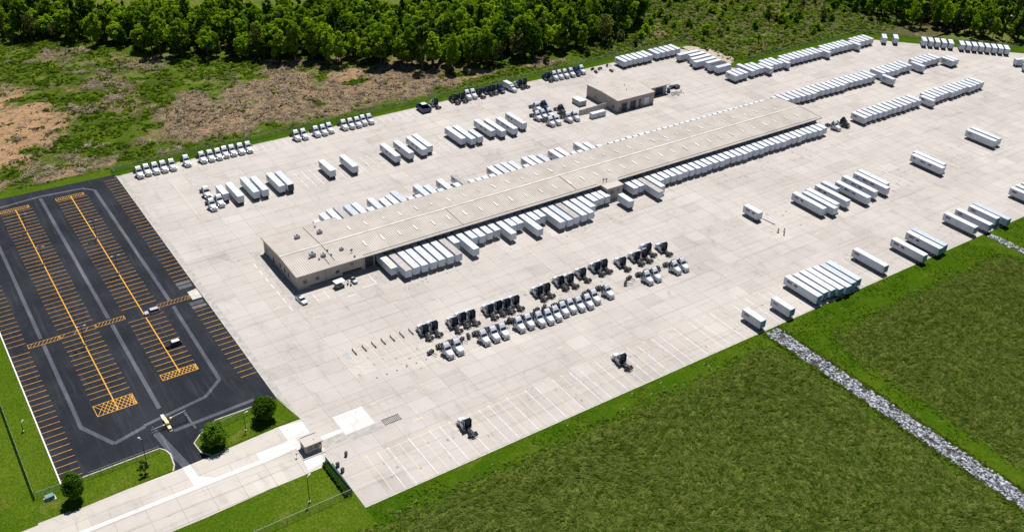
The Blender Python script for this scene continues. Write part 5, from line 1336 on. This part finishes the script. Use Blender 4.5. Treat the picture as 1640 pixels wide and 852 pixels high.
def lamp(x, y, h, label, rz=0, heads=1):
    pr = [('pole', MB().cyl((0, 0, .3), .11, h - .3, seg=8, r2=.07).mesh('pole', M_STEEL)), ('base', MB().cyl((0, 0, 0), .3, .5, seg=10).mesh('base', M_KERB))]
    for k in range(heads):
        s = 1 - 2 * k
        pr.append(('lamp_head', MB().box(min(0, s * 1.0), max(0, s * 1.0), -.05, .05, h - .1, h).bbox(s * 1.15 - .4, s * 1.15 + .4, -.25, .25, h - .14, h + .06, .04).mesh('lamp_head', M_UNIT)))
    assemble(pr, 'lamp_post', label, 'lamp post', (x, y, 0), rz)
lamp(65.6, 180.4, 9, 'tall dark lamp post on the lawn below the gatehouse', .6)
lamp(61.9, 215.4, 6.5, 'lamp post on the lawn island between two trees', .3)
lamp(34.5, 217.4, 8.5, 'lamp post on the lawn island left of the entrance', 1.9)
lamp(9.4, 248, 3.2, 'short lamp post on the grass left of the car park', 1)
for i, (x, y) in enumerate(((34.3, 363), (34.3, 335.5), (54.9, 316.4), (34.3, 280), (54.9, 345))):
    lamp(x, y, 7.5, 'lamp post in the car park stall rows, %s from the cleared land' % ['first', 'third', 'fourth', 'fifth', 'second'][i], 0, 2)
assemble([('box', MB().bbox(-1.1, 1.1, -.7, .7, .1, 1.2, .06).mesh('box', M_GREENSLAT)), ('pad', MB().box(-1.4, 1.4, -1, 1, 0, .1).mesh('pad', M_KERB)), ('door_seam', MB().box(-.03, .03, -.72, -.7, .2, 1.1).mesh('door_seam', M_STEEL))], 'transformer_box', 'green transformer box at the lower left fence corner', 'transformer', (9.6, 217.6, -.05), .1)
hd = MB(); rs = random.Random(8)
hdg = thing('clipped_hedge', 'dark clipped hedge strip beside the gatehouse fence', 'hedge', (74.3, 177.2, 0))
for i in range(900):
    x, y, z = rs.uniform(0, .9), rs.uniform(0, 14), rs.uniform(0, 1.1); s = rs.uniform(.12, .26); a = rs.uniform(0, 6.28); b = rs.uniform(-1, 1)
    u = Vector((math.cos(a), math.sin(a), b * .5)).normalized() * s; v_ = Vector((-math.sin(a), math.cos(a), rs.uniform(-1, 1))).normalized() * s
    c = Vector((x, y, z)); hd.quad([c - u - v_, c + u - v_, c + u + v_, c - u + v_])
obj('foliage', hd.mesh('foliage', M_LEAFD), hdg)
for i in range(7): obj('stem', MB().cyl((.45, 1 + 2 * i, -.1), .06, .8, seg=5).mesh('stem', M_BARK), hdg)

# ================================================================== TREES AND COVER
def leaf_quads(mb, c, n, rad, size, rs, flat=0.75, mi=0):
    """a lobe of leaf clumps around c, thicker towards its skin"""
    for i in range(n):
        d = Vector((rs.gauss(0, 1), rs.gauss(0, 1), rs.gauss(0, 1)))
        if d.length < 1e-3: continue
        d.normalize()
        r = rad * (rs.random() ** 0.35) * rs.uniform(.75, 1.12)
        p = Vector((c[0] + d.x * r, c[1] + d.y * r, c[2] + d.z * r * flat))
        nrm = (d + Vector((rs.uniform(-1, 1), rs.uniform(-1, 1), rs.uniform(-.4, 1.2))) * .8).normalized()
        u = nrm.orthogonal().normalized(); w = nrm.cross(u)
        a = rs.uniform(0, 6.28); s = size * rs.uniform(.6, 1.35)
        uu = (u * math.cos(a) + w * math.sin(a)) * s; ww = (w * math.cos(a) - u * math.sin(a)) * s * rs.uniform(.55, 1)
        mb.quad([p - uu * .5 - ww, p + uu * .7 - ww * .6, p + uu + ww * .7, p - uu * .4 + ww], mi)
def make_tree(seed, H, Wd, lobes, nleaf, lsize, leaf, low=.28, conic=False, open_=1.0):
    rs = random.Random(seed)
    tr = MB(); cr = MB()
    zc = H * low
    top = H * .8
    bend = [Vector((rs.uniform(-.3, .3), rs.uniform(-.3, .3), 0)) for _ in range(4)]
    pts = [Vector((0, 0, -.5)), Vector((0, 0, zc)) + bend[0], Vector((0, 0, H * .55)) + bend[1] * 2, Vector((0, 0, top)) + bend[2] * 2]
    r0 = H * .02 + .06
    for i in range(3): tr.tube(pts[i], pts[i + 1], r0 * (1 - i * .3), r0 * (1 - (i + 1) * .3) + .01, 7)
    for i in range(lobes):
        t = (i + .5) / lobes
        z = zc + (H - zc) * (t * .86 + .06)
        if conic: rad = Wd * .5 * (1.02 - t) * .95 + .3
        else: rad = Wd * .5 * math.sin(math.pi * (0.16 + .72 * t)) ** .8
        a = i * 2.4 + rs.uniform(-.5, .5); rr = rad * rs.uniform(.35, .72) * open_
        lr = max(Wd * (.13 if conic else .19), rad * .48) * rs.uniform(.75, 1.2)
        c = (rr * math.cos(a), rr * math.sin(a), z + rs.uniform(-.05, .05) * H)
        leaf_quads(cr, c, int(nleaf / lobes), lr, lsize, rs)
        b = Vector((0, 0, max(zc * .8, z - rr * .9)))
        tr.tube(b, Vector(c), r0 * .38, r0 * .1, 5)
    leaf_quads(cr, (0, 0, H * .93), int(nleaf / lobes * .8), Wd * (.07 if conic else .15), lsize, rs, 1.1)
    return tr.mesh('trunk', M_BARK), cr.mesh('crown', leaf)
def put_tree(proto, x, y, z, s, rz, label, name='tree', group=None):
    t = thing(name, label, 'tree', (x, y, z), rz, group)
    kk = 0.85 + 0.3 * ((x * 7.31 + y * 3.17) % 1.0); t.scale = (s * kk, s * kk, s / kk)
    obj('trunk', proto[0], t); obj('crown', proto[1], t)
# four lawn trees, close to the camera
nt1 = make_tree(31, 8.2, 7.4, 20, 5200, .26, M_LEAFN, .2); nt2 = make_tree(32, 8.8, 7.6, 22, 5600, .26, M_LEAFN, .2)
put_tree(nt1, 52.6, 214.0, 0, .98, .4, 'round green tree on the lawn island right of the car park entrance')
put_tree(nt2, 68.4, 217.3, 0, .95, 2.2, 'round green tree on the lawn island nearest the gatehouse')
put_tree(nt2, 15.2, 213.6, 0, .93, 4.1, 'round green tree at the lower left corner of the car park')
sap = make_tree(33, 4.2, 3.0, 9, 420, .2, M_LEAFD, .3, False, 1.3)
put_tree(sap, 33.0, 213.6, 0, 1, 0, 'small dark sapling on the lawn island left of the entrance')
# wood
WOODF = [(48, 592), (66, 583), (103, 558), (121, 537), (132, 520), (153, 505), (172, 490), (204, 466), (240, 436), (256, 423), (274, 417.5), (301, 416.5), (320, 415.5), (347, 415.5), (366, 419), (390, 428), (402, 440)]
WOODB = [(440, 478), (420, 478), (392, 484), (360, 500), (330, 505), (306, 500), (290, 496), (270, 500), (250, 516), (222, 528), (205, 530), (190, 545), (165, 566), (140, 574), (113, 586), (95, 606), (75, 620), (50, 640)]
WOOD = WOODF + WOODB
EWOOD = [(700, 372), (640, 420), (548, 410), (530, 388), (527, 374), (530, 361), (539, 346), (551, 325), (563, 308), (571, 300), (580, 285), (700, 190)]
broad = [make_tree(40 + i, 17 + 1.6 * (i % 3), 8.6 + .9 * (i % 4), 17 + i, 1500, .62, M_LEAF, .22) for i in range(4)]
bright = [make_tree(50 + i, 15 + 2 * i, 9 + i, 17, 1400, .62, M_LEAFB, .2) for i in range(2)]
dark = [make_tree(60 + i, 19 + 2 * i, 6.6, 18, 1300, .55, M_LEAFD, .16, True) for i in range(2)]
pine = make_tree(65, 22, 7.0, 12, 900, .6, M_LEAFD, .5, False, 1.15)
bare = make_tree(66, 15, 8.0, 16, 420, .5, M_LEAFO, .25, False, 1.25)
loose = [make_tree(67 + i, 18 + 2 * i, 9.5, 12, 800, .62, (M_LEAFB, M_LEAF)[i], .3, False, 1.35) for i in range(2)]
KINDS = broad + bright + dark + loose + [pine, bare]
KN = ['broadleaf tree'] * 4 + ['bright green tree'] * 2 + ['dark evergreen'] * 2 + ['loose crowned tree'] * 2 + ['tall pine', 'thin olive tree']
def fill(P, sp, seed, jitter=.42):
    xs = [p[0] for p in P]; ys = [p[1] for p in P]; rs = random.Random(seed); out = []
    y = min(ys); r = 0
    while y < max(ys):
        x = min(xs) + (r % 2) * sp / 2
        while x < max(xs):
            out.append((x + rs.uniform(-jitter, jitter) * sp, y + rs.uniform(-jitter, jitter) * sp)); x += sp
        y += sp * .87; r += 1
    a = np.array(out); k = inpoly(a[:, 0], a[:, 1], P)
    return a[k]
rs = random.Random(77)
wpts = [(x, y, 'main') for x, y in fill(WOOD, 6.6, 1)] + [(x, y, 'east') for x, y in fill(EWOOD, 7.2, 2)]
wpts = [w for w in wpts if bool(inview(np.array(w[0]), np.array(w[1]), 6, .10)) and not (605 < w[0] < 628 and 300 < w[1] < 348)]
# nearest to the open land first: those show largest
def near(w): return float(pdist(np.array(w[0]), np.array(w[1]), WOODF if w[2] == 'main' else EWOOD[3:11], False))
wpts.sort(key=near)
rest_p = {'main': [], 'east': []}
def sect(x, k):
    if k == 'east': return 'in the wood beyond the far edge'
    return ('at the wood behind red earth' if x < 115 else 'at the wood left of felled ground' if x < 175 else 'at the wood behind felled ground' if x < 245 else
            'at the wood above dark tractors' if x < 290 else 'at the wood behind the shop' if x < 345 else "at the wood near yard's upper corner")
def uimg(w):
    p = np.array([w[0], w[1], -192.0]) @ CM[:3, :3]
    return p[0] / -p[2]
cnt = {}
head = sorted(wpts[:285], key=uimg)
wpts = head + wpts[285:]
for i, (x, y, k) in enumerate(wpts):
    v = vnoise(np.array(x / 22.), np.array(y / 22.), 91); q = rs.random()
    ki = rs.randrange(6, 8) if q < (.10 if k == 'main' else .16) + (.22 if v > .62 else 0) else (rs.randrange(4, 6) if q > (.66 if v < .5 else .85) else rs.randrange(4))
    if k == 'main' and x < 175 and q > .42: ki = rs.randrange(4, 6)
    q2 = rs.random()
    if q2 < .22: ki = 8 + (q2 < .11)
    elif q2 < .27: ki = 10
    elif q2 < .33: ki = 11
    s = rs.uniform(.6, 1.18) * (0.84 if k == 'east' else 1.0) * (0.97 if x < 160 and k == 'main' else 1.04)
    if i < 285:
        wh = sect(x, k); cnt[(KN[ki], wh)] = c = cnt.get((KN[ki], wh), 0) + 1
        put_tree(KINDS[ki], x, y, -.3, s, rs.uniform(0, 6.28), '%s, %s from the left %s' % (KN[ki], ordw(c), wh), 'wood_tree', '%ss %s' % (KN[ki], wh))
    else:
        rest_p[k].append((x, y, -.3, s, rs.uniform(0, 6.28), ki))
tree_meshes = []
for t, c in KINDS:
    jm = bpy.data.meshes.new('whole_tree')
    nv, nc = len(t.vertices), len(c.vertices)
    vs = [v.co[:] for v in t.vertices] + [v.co[:] for v in c.vertices]
    fs = [tuple(p.vertices) for p in t.polygons] + [tuple(i + nv for i in p.vertices) for p in c.polygons]
    jm.from_pydata(vs, [], fs); jm.materials.append(t.materials[0]); jm.materials.append(c.materials[0])
    jm.polygons.foreach_set('material_index', [0] * len(t.polygons) + [1] * len(c.polygons)); jm.update()
    tree_meshes.append(jm)
for k, lb in (('main', 'deeper part of the wood behind the cleared land'), ('east', 'deeper part of the wood beyond the far slanting edge')):
    a = rest_p[k]
    if a: scatter('woodland', [p[:3] for p in a], [p[3] for p in a], [p[4] for p in a], [p[5] for p in a], tree_meshes, lb)
# meadow behind the wood and single field trees
struct('meadow', MB().slab([(-200, 560), (60, 612), (160, 556), (280, 492), (420, 468), (470, 520), (470, 900), (-200, 1000)], -.8, 1.2).mesh('meadow', M_MEADOW))
struct('farm_track', MB().slab([(610, 350), (613, 350), (620, 318), (632, 290), (629, 290), (616.5, 318)], -.5, .5).mesh('farm_track', M_DIRT))
for i, (x, y, s) in enumerate(((118, 622, .8), (150, 608, .9), (305, 528, .75), (330, 520, .8), (250, 560, .7), (205, 590, .8), (390, 500, .85))):
    put_tree(dark[i % 2], x, y, .8, s, i * 1.3, 'dark field tree standing beyond the wood, %s from left to right' % ordw({0: 1, 1: 2, 5: 3, 4: 4, 2: 5, 3: 6, 6: 7}[i]), 'field_tree', 'single trees in the meadow')
# shrubs on the olive slope and along the wood's foot
sh = [make_tree(70 + i, 4.2 + i * .6, 4.8 + i * .5, 10, 560, .38, (M_LEAFB, M_LEAF, M_LEAFO)[i], .08) for i in range(3)]
cedar = make_tree(75, 5.4, 2.8, 10, 420, .3, M_LEAFD, .06, True)
rs = random.Random(14); sp = []
SLOPE = [(402, 402), (398, 440), (440, 470), (560, 420), (527, 374), (500, 362), (404, 360), (400, 392)]
for x, y in fill(SLOPE, 9.5, 6):
    if rs.random() < .20 + .5 * (y > 395 + (x - 400) * -.1) * (vnoise(np.array(x / 25.), np.array(y / 25.), 17) > .45): sp.append((x, y))
for x, y in fill([(262, 406), (395, 404), (392, 425), (366, 417), (320, 413), (270, 415)], 8, 9):
    if rs.random() < .5: sp.append((x, y))
scn = {}
sp.sort(key=uimg)
for i, (x, y) in enumerate(sp):
    if not bool(inview(np.array(x), np.array(y), 1, .08)): continue
    q = rs.random(); up = pdist(np.array(x), np.array(y), YARD)
    k = cedar if q < .22 else sh[0] if q < .5 else sh[1] if q < .9 else sh[2]
    nm = 'dark conical cedar' if k is cedar else ('bright green shrub', 'green shrub', 'olive shrub')[sh.index(k)]
    wh = 'on the rough slope above the topmost trailer row' if x > 396 else 'on the rough strip between yard fence and wood'
    scn[(nm, wh)] = c = scn.get((nm, wh), 0) + 1
    t = thing('shrub' if k is not cedar else 'cedar', '%s, %s from the left %s' % (nm, ordw(c), wh), 'shrub', (x, y, zr(x, y) - .1), rs.uniform(0, 6), '%ss %s' % (nm, wh))
    s = rs.uniform(.5, 1.15) * (0.75 if up < 22 else 1.15); t.scale = (s, s, s)
    obj('trunk', k[0], t); obj('crown', k[1], t)
# low weeds, dead wood and clods on the cleared land
def weed(seed, n, w, h, size, m):
    rs = random.Random(seed); mb = MB()
    leaf_quads(mb, (0, 0, h * .35), n, w, size, rs, h / w * .6)
    return mb.mesh('weed_clump', m)
weeds = [weed(80, 46, .9, .7, .26, M_WEED), weed(81, 60, 1.3, .9, .3, M_WEED), weed(82, 36, .7, .5, .22, M_LEAFO), weed(83, 70, 1.5, 1.3, .34, M_LEAF)]
nr = np.random.RandomState(6)
def rpts(n, x0, x1, y0, y1): return nr.uniform(x0, x1, n), nr.uniform(y0, y1, n)
x, y = rpts(110000, 10, 340, 399.5, 590)
d = a_dirt(x, y); dn = d + (fbm(x * .6, y, 5, 5, 51) - .5) * 2.4
inw = inpoly(x, y, WOOD) & (pdist(x, y, WOODF, False) > 6)
k = (dn < .36) & ~inw & inview(x, y, 0, .05) & (nr.rand(len(x)) < .8)
x, y = x[k][:20000], y[k][:20000]
scatter('weeds', np.stack([x, y, hrough(x, y)], -1), nr.uniform(.25, .95, len(x)) ** 1.2 * np.where(y < 404, .6, 1), nr.uniform(0, 6.28, len(x)), nr.choice(4, len(x), p=[.4, .3, .18, .12]), weeds, 'green weeds and brambles over the cleared land')
x, y = rpts(50000, 330, 600, 350, 470)
k = ~inpoly(x, y, YARD) & (pdist(x, y, YARD) > 9) & inview(x, y, 0, .05)
x, y = x[k][:11000], y[k][:11000]
scatter('weeds', np.stack([x, y, hrough(x, y)], -1), nr.uniform(.35, 1.1, len(x)), nr.uniform(0, 6.28, len(x)), nr.choice(4, len(x), p=[.3, .25, .3, .15]), weeds, 'olive weeds on the rough slope above the topmost trailers')
def sticks(seed, n):
    rs = random.Random(seed); mb = MB()
    for i in range(n):
        a = rs.gauss(0, .7); L = rs.uniform(.8, 3.2); r = rs.uniform(.04, .13); x, y = rs.uniform(-1.2, 1.2), rs.uniform(-1.2, 1.2); z = rs.uniform(.05, .3)
        u = Vector((math.cos(a), math.sin(a), rs.uniform(-.12, .15))) * L / 2
        mb.tube(Vector((x, y, z)) - u, Vector((x, y, z)) + u, r, r * .5, 5)
    return mb.mesh('dead_branches', M_LOG)
def clods(seed, n):
    rs = random.Random(seed); mb = MB()
    for i in range(n):
        x, y, r = rs.uniform(-1.5, 1.5), rs.uniform(-1.5, 1.5), rs.uniform(.15, .5)
        mb.box(x - r, x + r, y - r, y + r * .8, -.2, r * .7, top=(r * .5, r * .4, r * .3, r * .5))
    return mb.mesh('clods', M_CLOD)
def pile(seed):
    rs = random.Random(seed); mb = MB()
    for i in range(26):
        a = rs.uniform(0, 6.28); L = rs.uniform(1.5, 4); r = rs.uniform(.05, .14); c = Vector((rs.gauss(0, .9), rs.gauss(0, .6), rs.uniform(.1, 1.1)))
        u = Vector((math.cos(a), math.sin(a) * .6, rs.uniform(-.3, .3))) * L / 2
        mb.tube(c - u, c + u, r, r * .5, 5)
    return mb.mesh('brush_pile', M_LOG)
deb = [sticks(90, 5), sticks(91, 8), sticks(92, 3), clods(93, 6), clods(94, 9), pile(95)]
x, y = rpts(60000, 10, 330, 402, 570)
d = a_dirt(x, y) + (fbm(x, y, 9, 3, 53) - .5) * 1.2
k = (d > .34) & inview(x, y, 0, .05) & ~(inpoly(x, y, WOOD) & (pdist(x, y, WOODF, False) > 4))
k &= nr.rand(len(x)) > .75 * np.clip(a_red(x, y), 0, 1)
x, y = x[k][:5600], y[k][:5600]
scatter('felling_debris', np.stack([x, y, hrough(x, y)], -1), nr.uniform(.5, 1.25, len(x)), nr.normal(.35, .8, len(x)), nr.choice(6, len(x), p=[.2, .16, .2, .245, .17, .025]), deb, 'dead branches and clods scattered over the cleared land')
# hay tufts
def tuft(seed, n, L, m):
    rs = random.Random(seed); mb = MB()
    for i in range(n):
        a = rs.gauss(0, .35); l = L * rs.uniform(.5, 1.1); x, y = rs.uniform(-.9, .9), rs.uniform(-.3, .3); w_ = rs.uniform(.05, .15); h = rs.uniform(.2, .75)
        c, s_ = math.cos(a), math.sin(a)
        p0 = Vector((x, y, 0)); p1 = p0 + Vector((c * l * .5, s_ * l * .5, h)); p2 = p0 + Vector((c * l, s_ * l, h * .55)); nn = Vector((-s_, c, 0)) * w_
        mb.quad([p0 - nn, p0 + nn, p1 + nn, p1 - nn]); mb.quad([p1 - nn, p1 + nn, p2 + nn * .4, p2 - nn * .4])
    return mb.mesh('hay_tuft', m)
tufts = [tuft(100, 12, 1.5, M_TUFT), tuft(101, 14, 2.2, M_TUFT), tuft(102, 10, 1.0, M_TUFTG), tuft(103, 16, 1.8, M_TUFT)]
for P, n, lb in ((hayA, 36000, 'flattened hay grass in the large field below the yard'), (hayB, 24000, 'flattened hay grass in the field right of the stone ditch'), (hayC, 3500, 'flattened hay grass beyond the short ditch')):
    xs = [p[0] for p in P]; ys = [p[1] for p in P]
    x, y = rpts(n * 3, max(min(xs), 40) - 2.0 * (P is hayB), max(xs) + 1.2 * (P is hayA), max(min(ys), 55), max(ys) + 2.5)
    k = (inpoly(x, y, P) | (pdist(x, y, P) < 3.2 * nr.rand(len(x)) ** 2) & (y < 166)) & inview(x, y, 0, .04)
    x, y = x[k][:n], y[k][:n]
    dirn = .25 + (fbm(x, y, 16, 3, 61) - .5) * 4.5
    scatter('hay_grass', np.stack([x, y, -.02 + (hhay(x, y) + .02) * np.clip(pdist(x, y, P) / 6, 0, 1)], -1), nr.uniform(.3, .95, len(x)) * (.5 + .5 * np.clip(pdist(x, y, P) / 6, 0, 1)), dirn + nr.normal(0, .35, len(x)), nr.choice(4, len(x), p=[.35, .25, .15, .25]), tufts, lb)
x, y = rpts(40000, 78, 400, 100, 170)
k = inview(x, y, 0, .03) & ~inpoly(x, y, hayA) & ~inpoly(x, y, hayB) & ~inpoly(x, y, hayC) & ~((x > 223) & (x < 232)) & ~((x > 346.5) & (x < 353)) & (fbm(x, y, 6, 3, 66) > .45)
x, y = x[k][:3500], y[k][:3500]
scatter('verge_grass', np.stack([x, y, np.full_like(x, -.06)], -1), nr.uniform(.2, .5, len(x)), nr.uniform(0, 6.28, len(x)), nr.choice(3, len(x), p=[.5, .35, .15]), [tuft(110, 12, .8, M_TUFTG), tuft(111, 9, 1.2, M_TUFTG), tuft(112, 10, 1.2, M_TUFT)], 'tufts of mown grass along the yard edge')
y = nr.uniform(60, 170, 2600); sd_ = nr.rand(2600) < .5
x = np.where(sd_, 223.9, 230.9) + nr.normal(0, .45, 2600)
k = inview(x, y, 0, .03); x, y = x[k], y[k]
scatter('bank_grass', np.stack([x, y, np.full_like(x, -.05)], -1), nr.uniform(.3, .8, len(x)), nr.uniform(0, 6.28, len(x)), nr.choice(3, len(x)), [weeds[0], weeds[2], tufts[0]], 'rank grass hanging over both banks of the stone ditch')
lt = MB(); rs = random.Random(3)
for i in range(24):
    x, y = rs.uniform(82, 215), 170.4 - abs(rs.gauss(0, 4)); r = rs.uniform(.1, .28)
    if y > 158: lt.box(x - r, x + r, y - r * .7, y + r * .5, -.05, .05 + r * .5, top=(r * .6, r * .3, r * .2, r * .4))
tag(obj('litter', lt.mesh('litter', M_KERB)), 'scraps of pale litter on the grass below the yard edge', 'litter', kind='stuff')
S.cycles.max_bounces = 6
S.cycles.transparent_max_bounces = 6
